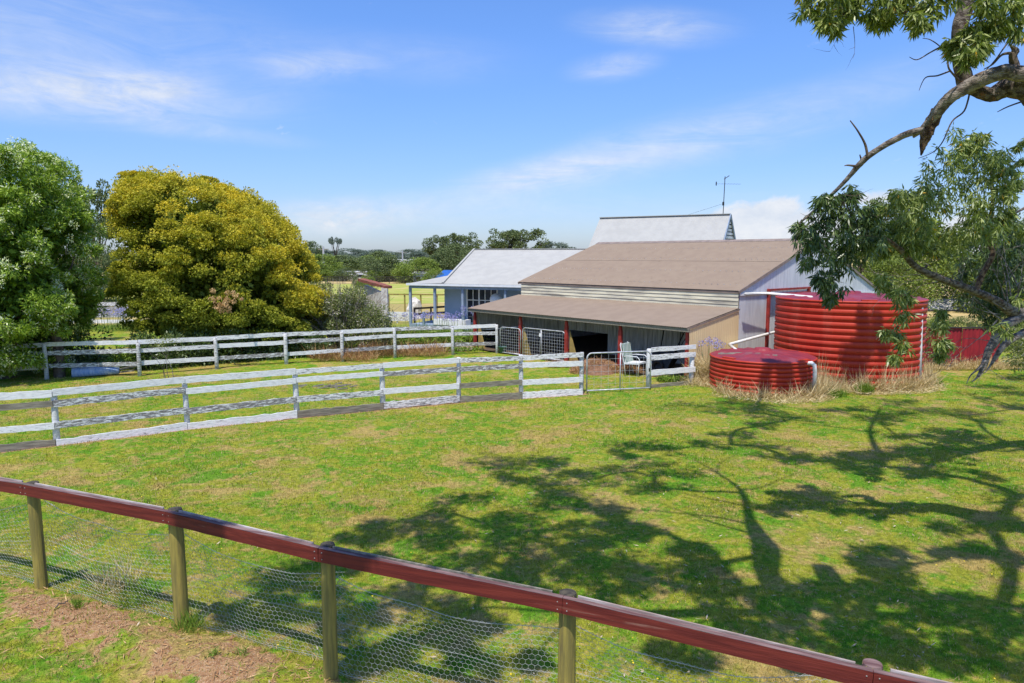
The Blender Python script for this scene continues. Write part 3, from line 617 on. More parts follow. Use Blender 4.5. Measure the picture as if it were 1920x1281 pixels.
SHED = shed()
# gutter pipes to the tanks
def pipe_thing(name, label, paths, r, mat, cat='pipe'):
    b = MB()
    for p in paths: b.tube(p, r, 10)
    o = b.build(name, mat, None, True); return tag(o, label, cat)
TB = Vector((10.2,21.8,0)); rB = 2.08; TS = Vector((7.01,19.97,0)); rS = 1.41
pipe_thing('water_pipe', 'white downpipe crossing from the shed eave to the big tank', [[sp(-.28, DL-.1, 2.52), sp(-.32, DL+1.2, 2.50), Vector((8.72,20.95,2.50))]], .048, M['pvc'])
pipe_thing('water_pipe', 'white pipe running waist high from shed gable to the small tank', [[sp(-.18, DL-.75, .98), sp(-.2, DL+2.4, 1.22), sp(-.2, DL+3.4, 1.25)], [sp(-.18, DL-.75, .98), TS+Vector((-.55,.35,.98))]], .045, M['pvc'])
pipe_thing('overflow_pipe', 'tall white upright pipe on the right side of the big tank', [[at(1723,730,20.3), at(1725,655,20.3), at(1727,572,20.3), at(1727,568,20.5)]], .058, M['pvc'])
pipe_thing('overflow_pipe', 'short white elbow pipe hanging over the small tank rim', [[at(1508,682,18.9), at(1522,681,18.75), at(1527,685,18.7), at(1528,697,18.7), at(1526,738,18.75)]], .055, M['pvc'])
def tank(name, label, c, r, h, nb, apex, nrib, lids):
    t = thing(name, label, 'water tank', c); bh = (h-.10)/nb; prof = [(r*.985, 0), (r, .03)]
    for k in range(nb):
        z = .05+k*bh; prof += [(r-.040, z), (r-.042, z+bh*.08), (r-.016, z+bh*.13), (r-.014, z+bh*.26), (r+.002, z+bh*.30), (r+.006, z+bh*.60), (r+.002, z+bh*.90), (r-.008, z+bh*.95), (r-.036, z+bh*.99)]
    prof += [(r+.005, h-.045), (r+.018, h-.035), (r+.018, h-.005), (r-.01, h+.008)]
    b = MB(); b.lathe(c, prof, 96, close_top=False); b.build('body', M['tank_red'], t, True)
    def mod(rr, z, a):
        k = (math.cos(a*nrib)*.5+.5)**6; w = min(1, rr/r*1.3)*(1 if rr < r*.93 else 0); return rr, z+.028*k*w
    b = MB(); pr = [(r-.012, h+.008), (r*.93, h+.03), (r*.9, h+.045)]+[(r*x, h+.045+(apex-h-.045)*(1-x/.9)) for x in (.75, .6, .45, .3, .2)]+[(r*.16, apex), (r*.15, apex+.04), (r*.1, apex+.055), (.01, apex+.06)]
    b.lathe(c, pr, 192, mod=mod); b.build('lid', M['tank_lid'], t, True)
    for a, rr in lids:
        b = MB(); p = c+Vector((math.cos(a)*rr, math.sin(a)*rr, h+.03)); b.box(p, (.12, .40, .035), a); b.build('bracket', M['tank_red'], t)
    return t
tank('water_tank', 'big round red ribbed water tank behind the small one', TB, rB, 2.45, 13, 2.60, 16, [(-2.2, 1.98), (-1.75, 1.99), (-1.3, 1.98)])
ts_ = tank('water_tank', 'small low red ribbed water tank in front of the big one', TS, rS, .93, 7, 1.10, 16, [(-2.6, 1.32), (-1.0, 1.32)])
b = MB(); b.beam(TS+Vector((-1.25,-.05,.99)), TS+Vector((.15,-.72,1.03)), .13, .03, seg=4, wob=.004); b.beam(TS+Vector((-1.15,.1,.995)), TS+Vector((-.2,-.42,1.045)), .12, .03)
tag(b.build('plank', M['old_board']), 'grey weathered planks lying on the small tank lid', 'plank')

# ---------------------------------------------------------------- things in the bays
def garden_chair():
    c = gp(1190,706); c.z = .035; t = thing('garden_chair', 'white framed garden chair with a green striped cushion, under the lean-to', 'chair', c); ax = Vector((.8,-.6,0)); by = Vector((.6,.8,0))
    q = lambda x, y, z: c+ax*x+by*y+Vector((0,0,z))
    for s in (-.26, .26):
        b = MB(); b.tube([q(.24, s, 0), q(.26, s, .3), q(.28, s, .55), q(.2, s, .62), q(-.1, s, .62), q(-.24, s, .6)], .013, 8); b.build('arm_leg', M['white_paint'], t, True)
        b = MB(); b.tube([q(-.18, s, 0), q(-.24, s, .4), q(-.38, s, .95), q(-.38, s*.8, 1.0)], .013, 8); b.build('back_leg', M['white_paint'], t, True)
    b = MB(); b.prism([q(.25, -.25, .38), q(.25, .25, .38), q(-.24, .25, .36), q(-.24, -.25, .36)], (0,0,.05)); b.build('seat', M['white_paint'], t)
    b = MB(); b.prism([q(-.22, -.24, .40), q(-.22, .24, .40), q(-.36, .24, .98), q(-.36, -.24, .98)], ax*.05); b.build('cushion', CUSH, t)
CUSH, nt_, b_, o_ = newmat('striped_cushion'); g_ = G(nt_); wv = g_.n('ShaderNodeTexWave'); wv.inputs['Scale'].default_value = 6; g_.l(g_.geo((1,1,.6)), wv.inputs['Vector'])
g_.l(g_.mix(g_.rng(wv.outputs['Fac'], .4, .6), (.10, .22, .16), (.62, .64, .60)), b_.inputs['Base Color']); b_.inputs['Roughness'].default_value = .9
garden_chair()
def barrow():
    c = gp(1232,703); c.z = .035; t = thing('wheelbarrow', 'dark wheelbarrow tipped up against the bay wall behind the short white rails', 'wheelbarrow', c)
    q = lambda x, y, z: c+U*-x+V*y+Vector((0,0,z))
    b = MB(); b.add([q(-.45,.1,.15), q(.3,.1,.15), q(.42,.35,.75), q(-.55,.35,.75), q(-.35,.5,.2), q(.22,.5,.2), q(.35,.75,.6), q(-.48,.75,.6)], [(0,1,2,3),(4,7,6,5),(0,4,5,1),(1,5,6,2),(3,7,4,0)]); b.build('tray', M['black_metal'], t)
    for s in (-.3, .25): b = MB(); b.tube([q(s, .4, .2), q(s*1.1, .6, .8), q(s*1.5, .9, 1.35)], .018, 8); b.build('handle', M['black_metal'], t, True)
    b = MB(); b.tube([q(-.05+.18*math.cos(a), .1, .2+.18*math.sin(a)) for a in np.linspace(0, 6.283, 20)], .04, 8); b.build('wheel', M['black_metal'], t, True)
    b = MB(); b.tube([q(.12,.9,1.35), q(.20,.9,1.42), q(.45,.9,1.42), q(.62,.9,1.4)], .016, 6); b.tube([q(.2,.9,1.42), q(.3,.7,.85)], .014, 6); b.tube([q(.6,.9,1.4), q(.35,.7,.85)], .014, 6); b.build('stand', M['black_metal'], t, True)
barrow()
def tub():
    c = gp(930,662, .03); t = thing('feed_tub', 'small green tub standing by the foot of the double gate post', 'tub', c+Vector((.25,.1,0))); p = worldloc(t)
    b = MB(); b.lathe(p, [(.12, 0), (.16, .22), (.175, .24), (.165, .24), (.13, .03), (.01, .03)], 20); b.build('body', simple('green_plastic', (.06, .16, .13), rough=.5), t, True)
    b = MB(); b.tube([p+Vector((.17*math.cos(a), 0, .24+.12*math.sin(a))) for a in np.linspace(0, math.pi, 10)], .006, 6); b.build('handle', M['black_metal'], t)
tub()
def blue_roll():
    a = gp(136,706); c = gp(224,701); b = MB(); b.tube([a+Vector((0,0,.13)), a.lerp(c, .5)+Vector((0,0,.12)), c+Vector((0,0,.10))], [.16, .14, .10], 14, .03)
    t = thing('water_trough', 'pale blue trough with timber lying on the ground below the left tree', 'trough', a); b.build('body', M['blue_sheet'], t, True)
    b = MB(); b.beam(c+Vector((-.1,0,.12)), c+Vector((.45,.1,.22)), .12, .05); b.beam(c+Vector((.0,0,.05)), c+Vector((.5,-.1,.12)), .08, .05); b.build('timber', M['old_board'], t)
blue_roll()

# ================================================================== HOUSE
def house():
    u = Vector((.906,-.423,0)); n = Vector((-.423,-.906,0)); O = Vector((-3.36,36,0))
    q = lambda a, b_, z: O+u*a+n*b_+Vector((0,0,z))
    t = thing('house', 'pale blue weatherboard cottage with light grey roof and wraparound verandah', 'house', O+u*3)
    ln = 6.3; zf = .38; zt = 2.34
    wall = MB(); nb = 13; dz = (zt-zf)/nb
    for k in range(nb):
        z = zf+k*dz; wall.prism([q(0, .03, z), q(0, 0, z), q(0, 0, z+dz), q(0, .006, z+dz)], u*ln)
        wall.prism([q(-.03, .0, z), q(0, 0, z), q(0, 0, z+dz), q(-.006, 0, z+dz)], n*-7)
    wall.quad(q(ln, 0, zf), q(ln, -7, zf), q(ln, -7, zt), q(ln, 0, zt)); wall.build('wall', M['blue_wb'], t)
    b = MB(); b.prism([q(0, 0, zt), q(0, -7, zt), q(0, -3.5, 3.95)], u*.05); b.build('gable', M['blue_wb'], t)
    # roof
    ze = 2.40; zr = 4.05; b = MB(); b.corr(q(.62, 1.25, ze-.02), q(ln, 1.25, ze-.02), q(ln, -3.5, zr), q(-.18, -3.5, zr)); b.corr(q(-.18, -3.5, zr), q(ln, -3.5, zr), q(ln, -7.5, 2.45), q(.25, -7.5, 2.45)); roof = b.build('roof', M['roof_pale'], t, True)
    b = MB(); b.corr(q(-1.35, 1.25, ze-.04), q(-1.35, -7.5, ze-.04), q(.3, -7.5, ze+.22), q(.7, 1.25, ze+.005)); b.quad(q(-1.35, 1.25, ze-.05), q(.62, 1.25, ze-.03), q(.2, -3.5, ze+.6)); b.build('verandah_roof', M['roof_pale'], t, True)
    b = MB(); b.beam(q(-.2, -3.5, zr+.01), q(ln, -3.5, zr+.01), .25, .03); b.beam(q(.62, 1.25, ze+.03), q(-.18, -3.5, zr+.03), .10, .05); b.build('ridge_cap', M['roof_pale'], roof)
    b = MB(); b.beam(q(-1.38, 1.29, ze-.08), q(ln, 1.29, ze-.08), .07, .10); b.beam(q(-1.40, 1.29, ze-.08), q(-1.40, -7.5, ze-.08), .07, .10); b.build('gutter', M['white_paint'], t)
    b = MB(); b.beam(q(-1.3, 1.18, ze-.2), q(ln, 1.18, ze-.2), .06, .14); b.beam(q(-1.3, 1.15, ze-.2), q(-1.3, -7, ze-.2), .06, .14); b.build('beam', M['blue_trim'], t)
    b = MB(); b.box(q(ln/2-.6, .6, .2), (ln+1.3, 1.2, .34), math.atan2(u.y, u.x)); b.box(q(-.66, -3.4, .2), (1.3, 6.8, .34), math.atan2(u.y, u.x)); b.build('deck', M['blue_trim'], t)
    b = MB(); b.box(q(.95, .95, .52), (1.75, .55, .27), math.atan2(u.y, u.x)); b.build('step_box', M['white_paint'], t)
    for a, bb in ((-1.3, 1.12), (.1, 1.12), (1.65, 1.12), (3.9, 1.12), (-1.3, -3.4), (-1.3, -6.8)):
        b = MB(); b.beam(q(a, bb, .0), q(a, bb, ze-.18), .11, .11, up=u); b.build('post', M['blue_trim'] if bb > 0 else M['dark'], t)
    b = MB(); b.beam(q(-.55, 1.12, .0), q(-.55, 1.12, .98), .10, .10, up=u); b.build('newel', M['blue_trim'], t)
    def win(a0, a1, z0, z1, nx, nz, split=None):
        f = MB(); w = .06; y = .05
        f.beam(q(a0, y, z0), q(a0, y, z1), w, w, up=n); f.beam(q(a1, y, z0), q(a1, y, z1), w, w, up=n); f.beam(q(a0-.03, y, z1), q(a1+.03, y, z1), w, w); f.beam(q(a0-.06, y+.01, z0), q(a1+.06, y+.01, z0), w, w)
        for k in range(1, nx): f.beam(q(a0+(a1-a0)*k/nx, y, z0), q(a0+(a1-a0)*k/nx, y, z1), .035 if k != split else .07, .03, up=n)
        for k in range(1, nz): f.beam(q(a0, y-.004, z0+(z1-z0)*k/nz), q(a1, y-.004, z0+(z1-z0)*k/nz), .03, .04)
        fo = f.build('window', M['white_paint'], t); g = MB(); g.quad(q(a0, .035, z0), q(a1, .035, z0), q(a1, .035, z1), q(a0, .035, z1)); g.build('pane', M['glass'], fo)
    win(1.30, 2.95, .42, 2.12, 5, 3, 2); win(4.35, 5.25, 1.1, 2.12, 2, 1)
    return t
house()
def lamp_ball():
    p = at(930,562,34.2); t = thing('satellite_dish', 'round white dish on a pole between the shed and the blue house', 'dish', (p.x, p.y, 0))
    b = MB(); b.tube([(p.x, p.y+.1, 0), (p.x, p.y+.1, p.z)], .03, 8); b.build('pole', M['galv_pipe'], t)
    b = MB(); pr = [(.30*math.sin(a), .30*math.cos(a)) for a in np.linspace(0.001, math.pi-.001, 14)]; b.lathe(p, [(r, -z) for r, z in pr], 20); b.build('dish', M['white_paint'], t, True)
lamp_ball()
def tall_house():
    u = Vector((.862,-.507,0)); n = Vector((-.507,-.862,0)); O = at(1128,410,46); O.z = 0; zr = 6.08; ln = 8.0
    q = lambda a, b_, z: O+u*a+n*b_+Vector((0,0,z)); w = 2.4; ze = 3.4
    t = thing('house', 'taller house behind the shed with steep pale grey roof and louvred gable', 'house', O)
    b = MB(); b.corr(q(-.1, w+.8, ze-.75), q(ln, w+.8, ze-.75), q(ln, 0, zr), q(-.1, 0, zr)); b.corr(q(-.1, 0, zr), q(ln, 0, zr), q(ln, -w, ze), q(-.1, -w, ze)); roof = b.build('roof', M['roof_pale'], t, True)
    b = MB(); b.beam(q(-.1, 0, zr+.02), q(ln, 0, zr+.02), .25, .04); b.build('ridge_cap', M['roof_pale'], roof)
    b = MB(); b.beam(q(ln+.03, w*.9, ze+.1), q(ln+.03, 0, zr-.04), .05, .16); b.beam(q(ln+.03, 0, zr-.04), q(ln+.03, -w, ze+.0), .05, .16); b.build('barge_board', M['blue_trim'], roof)
    b = MB(); b.quad(q(ln-.1, w, ze), q(ln-.1, -w, ze), q(ln-.1, 0, zr-.1)); b.build('gable', M['blue_trim'], t)
    b = MB()
    for k in range(12):
        z = ze+.1+k*.21; hw = w*(zr-z)/(zr-ze)-.06
        if hw > .08: b.beam(q(ln-.04, hw, z), q(ln-.04, -hw, z), .03, .14)
    b.build('louvre', M['white_paint'], t)
    b = MB(); b.box(q(ln/2, 0, 1.6), (ln-.3, w*1.9, 3.3), math.atan2(u.y, u.x)); b.build('wall', M['blue_wb'], t)
    # aerial
    a0 = q(ln-.5, -.3, 5.6); top = at(1371,331,a0.y); s = thing('tv_aerial', 'thin television aerial standing on the roof ridge of the taller house', 'aerial', a0)
    b = MB(); b.tube([a0, Vector((a0.x+.05, a0.y, top.z))], .022, 6); b.build('mast', M['black_metal'], s)
    b = MB(); zb = at(1371,345,a0.y).z; X = Vector((1,.1,0)); c = Vector((a0.x+.04, a0.y, zb)); b.tube([c-X*.55, c+X*.95], .006, 4)
    for k in range(9): b.tube([c-X*.5+X*k*.175+Vector((0,-.18,.0)), c-X*.5+X*k*.175+Vector((0,.18,0))], .005, 4)
    b.tube([c-X*.5+Vector((0,0,-.1)), c-X*.5+Vector((0,0,.12))], .03, 6); e = Vector((a0.x+.05, a0.y, top.z)); b.tube([e-X*.05-Vector((0,0,.15)), e+X*.25+Vector((0,0,.05))], .022, 5); b.build('array', M['black_metal'], s)
    b = MB(); zj = at(1371,382,a0.y).z; b.tube([Vector((a0.x, a0.y, zj-.1)), Vector((a0.x, a0.y, zj+.1))], .06, 8); b.tube([Vector((a0.x, a0.y, zj)), q(ln-2.6, 0, zr)], .007, 4); b.build('stay', M['black_metal'], s)
tall_house()

# ================================================================== BEYOND THE YARD
def gablebox(name, label, cat, c, ln, w, h, rh, rz, mw, mr, wins=0, group=None):
    t = thing(name, label, cat, c, group); a = Vector((math.cos(rz), math.sin(rz), 0)); n = Vector((-a.y, a.x, 0)); c = Vector(c); q = lambda x, y, z: c+a*x+n*y+Vector((0,0,z))
    b = MB(); b.box(q(0, 0, h/2), (ln, w, h), rz)
    if rh > .05: b.prism([q(-ln/2, -w/2, h), q(-ln/2, w/2, h), q(-ln/2, 0, h+rh)], a*ln)
    b.build('wall', mw, t)
    r = MB(); e = .25
    if rh > .05:
        for s in (1, -1): r.prism([q(-ln/2-e, s*(w/2+e), h-e*rh/(w/2)+.02), q(-ln/2-e, 0, h+rh+.02), q(-ln/2-e, 0, h+rh+.10), q(-ln/2-e, s*(w/2+e), h-e*rh/(w/2)+.10)], a*(ln+2*e))
    else: r.box(q(0, 0, h+.05), (ln+.2, w+.2, .10), rz)
    r.build('roof', mr, t)
    for k in range(wins):
        x = -ln/2+ln*(k+.5)/wins; f = MB(); f.box(q(x, -w/2-.02, h*.58), (ln/wins*.42, .06, h*.34), rz); fo = f.build('window', M['white_paint'], t)
        g = MB(); g.box(q(x, -w/2-.06, h*.58), (ln/wins*.35, .03, h*.26), rz); g.build('pane', M['glass'], fo)
    return t
wc = at(664,524,112); gablebox('caravan', 'long white cabin van parked across the far paddock', 'caravan', (wc.x, 112, 0), 6.6, 2.6, 1.25, 0, R(-12), M['white_paint'], M['white_paint'], 2)
wc = at(749,494,210); gablebox('farm_house', 'distant flat roofed white house on the far slope among trees', 'house', (wc.x, 210, 0), 8.5, 7, 2.6, .0, R(3), M['white_paint'], M['white_paint'], 4)
wc = at(799,524,100); gablebox('farm_shed', 'small pale shed left of the blue roofed building', 'shed', (wc.x, 100, 0), 2.8, 3, 1.25, .2, R(-10), M['white_paint'], M['roof_pale'], 2)
wc = at(845,520,92); gablebox('farm_shed', 'blue roofed building just beyond the cottage verandah', 'shed', (wc.x+.9, 92, 0), 3.6, 4, 1.0, .8, R(-25), M['white_paint'], M['navy'], 1)
wc = at(1785,583,50); gablebox('farm_shed', 'low pale roof seen between red sheet fence and the dry field', 'shed', (wc.x, 50, 0), 4.6, 3, .15, .5, R(-5), M['zinc'], M['roof_pale'], 0)
wc = at(720,575,122)
# masonry carport end with sloping red coping
def pillar():
    a = gp(722,650); a = at(722,600,29.5); base = Vector((a.x, 29.5, 0)); t = thing('stone_wall', 'whitewashed stone wall end with sloping red brick coping beside the shrub', 'wall', base)
    zt = at(722,541,29.5).z; zl = at(682,526,31.5).z; l = at(682,526,31.5)
    b = MB(); b.prism([(base.x-.12, 29.4, 0), (base.x+.13, 29.4, 0), (base.x+.13, 29.4, zt), (base.x-.12, 29.4, zt+.03)], (0,.25,0)); b.build('pier', M['limewash'], t)
    b = MB(); b.prism([(l.x, 31.5, 0), (base.x-.13, 29.66, 0), (base.x-.13, 29.66, zt-.2), (l.x, 31.5, zl-.2)], (.1,.2,0)); b.build('wall', M['limewash'], t)
    b = MB(); b.beam((l.x-.1, 31.55, zl+.02), (base.x+.16, 29.5, zt+.05), .35, .12, seg=12, wob=.012); b.build('coping', M['brick_red'], t)
pillar()
def rail_row(name, label, a, c, n, h, hs, mat, w=.06, th=.03, pr=.05, cat='fence'):
    a = Vector(a); c = Vector(c); t = thing(name, label, cat, a); d = (c-a)/n
    for i in range(n+1): b = MB(); p = a+d*i; b.tube([p, p+Vector((0,0,h))], pr, 7); b.build('post', mat, t)
    for hh in hs: b = MB(); b.beam(a+Vector((0,-.07,hh)), c+Vector((0,-.07,hh)), th, w, seg=n*2, wob=.006); b.build('rail', mat, t)
    return t
rail_row('rail_fence', 'dark stained rail fence on the near edge of the green paddock', (gp(700,590)).to_tuple(), (gp(850,592)).to_tuple(), 5, 1.35, (1.3,), M['treated'], .09)
rail_row('paddock_fence', 'low dark rail fence along the far edge of the green paddock', (-60,97,0), (-2,97,0), 28, .95, (.9,.62,.34), M['dark'], .10)
rail_row('paddock_fence', 'grey post fence crossing the dry field behind the paddock', (-52,128,0), (0,128,0), 26, 1.3, (1.25,.8,.4), M['old_board'], .14)
rail_row('low_railing', 'low white boarding left of the cottage verandah', (gp(722,606)).to_tuple(), (gp(768,606)).to_tuple(), 2, .62, (.55,.38,.2), M['white_rail'], .16)
rail_row('rail_fence', 'brown side rails at the end of the cottage verandah', (-5.05,37.2,0), (-3.5,38.6,0), 2, 1.05, (1.0,.7), M['dark'], .10)
rail_row('low_railing', 'low white board edging behind the lavender flowers on the left', (gp(120,606)).to_tuple(), (gp(560,606)).to_tuple(), 8, .5, (.42,.1), M['white_rail'], .2, .04)
rail_row('low_railing', 'second line of low white boards before the dry slope on the left', (gp(100,585)).to_tuple(), (gp(330,583)).to_tuple(), 6, .6, (.5,.2), M['white_rail'], .24, .04)
b = MB(); s0 = gp(776,597); pts = [s0+Vector((0,0,k*.25)) for k in range(6)]; b.tube([p+Vector((random.uniform(-.06,.06),0,0)) for p in pts], [.55,.42,.42,.40,.33,.10], 12, .12)
tag(b.build('tree_stump', M['limewash']), 'pale weathered tree stump standing behind the verandah post', 'stump')
def pole(px, py, pb, Y, label):
    p = at(px, pb, Y); top = at(px, py, Y).z; t = thing('utility_pole', label, 'pole', (p.x, Y, 0)); b = MB(); b.tube([(p.x, Y, 0), (p.x, Y, top)], [.22, .15], 8); b.build('mast', M['galv_pipe'], t)
    b = MB(); b.beam((p.x-.9, Y, top-.5), (p.x+.9, Y, top-.5), .12, .14); b.build('crossarm', M['old_board'], t)
pole(607, 462, 492, 125, 'pale power pole rising left of the far cabin, above the shrubs'); pole(755, 470, 492, 170, 'pale power pole by the distant white house')
# red corrugated fence on the right
def red_fence():
    a = gp(1728,690); c = gp(1872,690); t = thing('sheet_fence', 'dark red corrugated sheet fence at the right behind the big tank', 'fence', a); a.z = -.05; c.z = -.05; h = Vector((0,0,1.38))
    n = 4
    for k in range(n): b = MB(); p = a.lerp(c, k/n); q = a.lerp(c, (k+1)/n); o = Vector((0,(k % 2)*.03,random.uniform(-.02,.03))); b.corr(p+o, q+o, q+o+h, p+o+h, .11, .014); b.build('sheet', REDS, t, True)
    b = MB(); b.beam(a+h+Vector((0,0,.02)), c+h+Vector((0,0,.02)), .05, .04); b.build('cap_rail', M['dark'], t)
REDS = simple('aged_red_sheeting', (.34, .022, .030), (.22, .016, .024), 3, .55, .05, stretch=(3,3,.6), dirt=(.30, .10, .09), dlo=.6, dhi=.75)
red_fence()

# ================================================================== VEGETATION
def scatter_clump(name, label, cat, c, rx, ry, n, hh, mat, L0=.3, W0=.008, lean=.5, group=None, parent_name=None, kind=None, low=0.):
    """standing stalks: slim upright leaves"""
    a = RS.rand(n)*6.283; r = RS.rand(n)**.5; X = c[0]+np.cos(a)*r*rx; Y = c[1]+np.sin(a)*r*ry; Z = np.full(n, c[2] if len(c) > 2 else 0.)
    d = np.stack([RS.normal(size=n)*lean, RS.normal(size=n)*lean, np.abs(RS.normal(size=n)*.3+1)+low], -1); hgt_ = hh*(.4+.8*RS.rand(n))
    v = leafverts(np.stack([X, Y, Z], -1), d, hgt_, W0*(.7+.6*RS.rand(n))); o = npmesh(name, v, 4, mat, None, {'rnd': RS.rand(n), 'flw': np.zeros(n)})
    return tag(o, label, cat, group, kind)
def twiggy(b, base, n, ln, r0, spread=.6):
    for _ in range(n):
        p = Vector(base)+Vector((random.uniform(-.25,.25), random.uniform(-.25,.25), 0)); d = Vector((random.gauss(0, spread), random.gauss(0, spread), 1)).normalized(); pts = [p]
        for k in range(5): d = (d+Vector((random.gauss(0,.15), random.gauss(0,.15), .02))).normalized(); p = p+d*ln/5; pts.append(p)
        b.tube(pts, [r0*(1-k/6.5) for k in range(6)], 5)
# --- golden flowered dome tree
def golden_tree():
    Y = 27.; s = Y/F; X = lambda px: (px-960)*s; Zt = lambda py: H+(480-py)*s
    prof = [(215,560),(222,480),(232,410),(245,350),(258,325),(270,322),(300,316),(335,318),(380,330),(425,340),(440,350),(475,368),(510,405),(540,450),(552,490),(565,525),(590,535),(603,560),(606,600)]
    topp = [(X(a), Zt(c)-.42) for a, c in prof]; botp = [(X(a), c) for a, c in ((195,1.6),(230,1.1),(300,.9),(360,.4),(430,.6),(500,.4),(560,.4),(606,.7))]
    t = thing('golden_tree', 'broad dome shaped tree covered in golden yellow blossom', 'tree', (X(400), Y+.6, 0))
    C, Rr, UP = crown_field(topp, botp, X(236), X(588), Y+.6, 3.6, 520, .44, .12)
    # slightly jutting boughs
    keep = np.ones(len(C), bool); px = C[:, 0]/C[:, 1]*F+960; pz = C[:, 2]
    keep &= ~((px < 300) & (pz < 1.75)); keep &= ~((px < 250) & (pz < 2.5) & (RS.rand(len(C)) < .5))
    C = C[keep]; Rr = Rr[keep]; UP = UP[keep]
    xt = [(random.uniform(222, 275), random.uniform(400, 560), random.uniform(25.8, 27.6)) for _ in range(34)]+[(random.uniform(235, 350), random.uniform(555, 622), random.uniform(24.2, 25.4)) for _ in range(20)]
    xp = np.array([tuple(at(*q_)) for q_ in xt]); C = np.concatenate([C, xp]); Rr = np.concatenate([Rr, np.where(np.arange(len(xp)) < 34, .42, .26)]); UP = np.concatenate([UP, np.clip((xp[:, 2]-.5)/6.2, 0, 1)])
    ol = RS.choice(len(C), 70); C = np.concatenate([C, C[ol]+np.array([0, 0, .1])+unit(70)*.38*np.array([1, 1, .9])]); Rr = np.concatenate([Rr, Rr[ol]*.42]); UP = np.concatenate([UP, UP[ol]])
    SC, SR, si = puffs(C, Rr, 9, .40); v, idx, u = clump_leaves(SC, SR, 62, .075, .042, 0, .75, .6); n = len(idx); top_ = (SC[:, 2]-C[si][:, 2])/Rr[si]
    UPs = UP[si]; cr = .35+.75*RS.rand(len(C)); cr = cr[si]
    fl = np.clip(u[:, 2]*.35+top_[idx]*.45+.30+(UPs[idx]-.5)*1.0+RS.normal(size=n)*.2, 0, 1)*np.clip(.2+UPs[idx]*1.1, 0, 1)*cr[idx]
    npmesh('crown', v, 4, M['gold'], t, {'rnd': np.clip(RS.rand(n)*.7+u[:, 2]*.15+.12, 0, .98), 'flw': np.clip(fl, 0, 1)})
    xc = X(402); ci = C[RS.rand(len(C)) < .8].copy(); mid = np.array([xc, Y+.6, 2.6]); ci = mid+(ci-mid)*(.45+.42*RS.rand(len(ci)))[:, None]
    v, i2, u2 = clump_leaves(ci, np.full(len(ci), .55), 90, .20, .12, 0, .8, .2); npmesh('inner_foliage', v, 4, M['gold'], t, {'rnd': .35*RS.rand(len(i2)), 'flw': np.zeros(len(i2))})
    b = MB(); base = Vector((X(420), Y+.8, -.1))
    b.tube([base, base+Vector((.05,0,.8)), base+Vector((.1,0,1.5))], [.32,.26,.24], 10, .08)
    for _ in range(26):
        k = random.randrange(len(C)); e = Vector(C[k]); b.tube(hump(base+Vector((.1,0,random.uniform(.7,1.5))), e*.9+Vector((base.x,base.y,1.5))*.1, 6, .2, .15), [.11,.09,.07,.055,.04,.03,.02], 6)
    b.build('trunk', M['trunk'], t)
    # brown dead spray low on the right of the dome
    c = at(422,565,23.4); v, idx, u = clump_leaves([tuple(c+Vector((random.gauss(0,.22),random.uniform(-.1,.1),random.gauss(0,.17)))) for _ in range(22)], [random.uniform(.05,.11) for _ in range(22)], 42, .08, .028, .45, 1, .1); npmesh('dead_spray', v, 4, M['straw_red'], t, {'rnd': .6+.38*RS.rand(len(idx)), 'flw': np.zeros(len(idx))})
golden_tree()
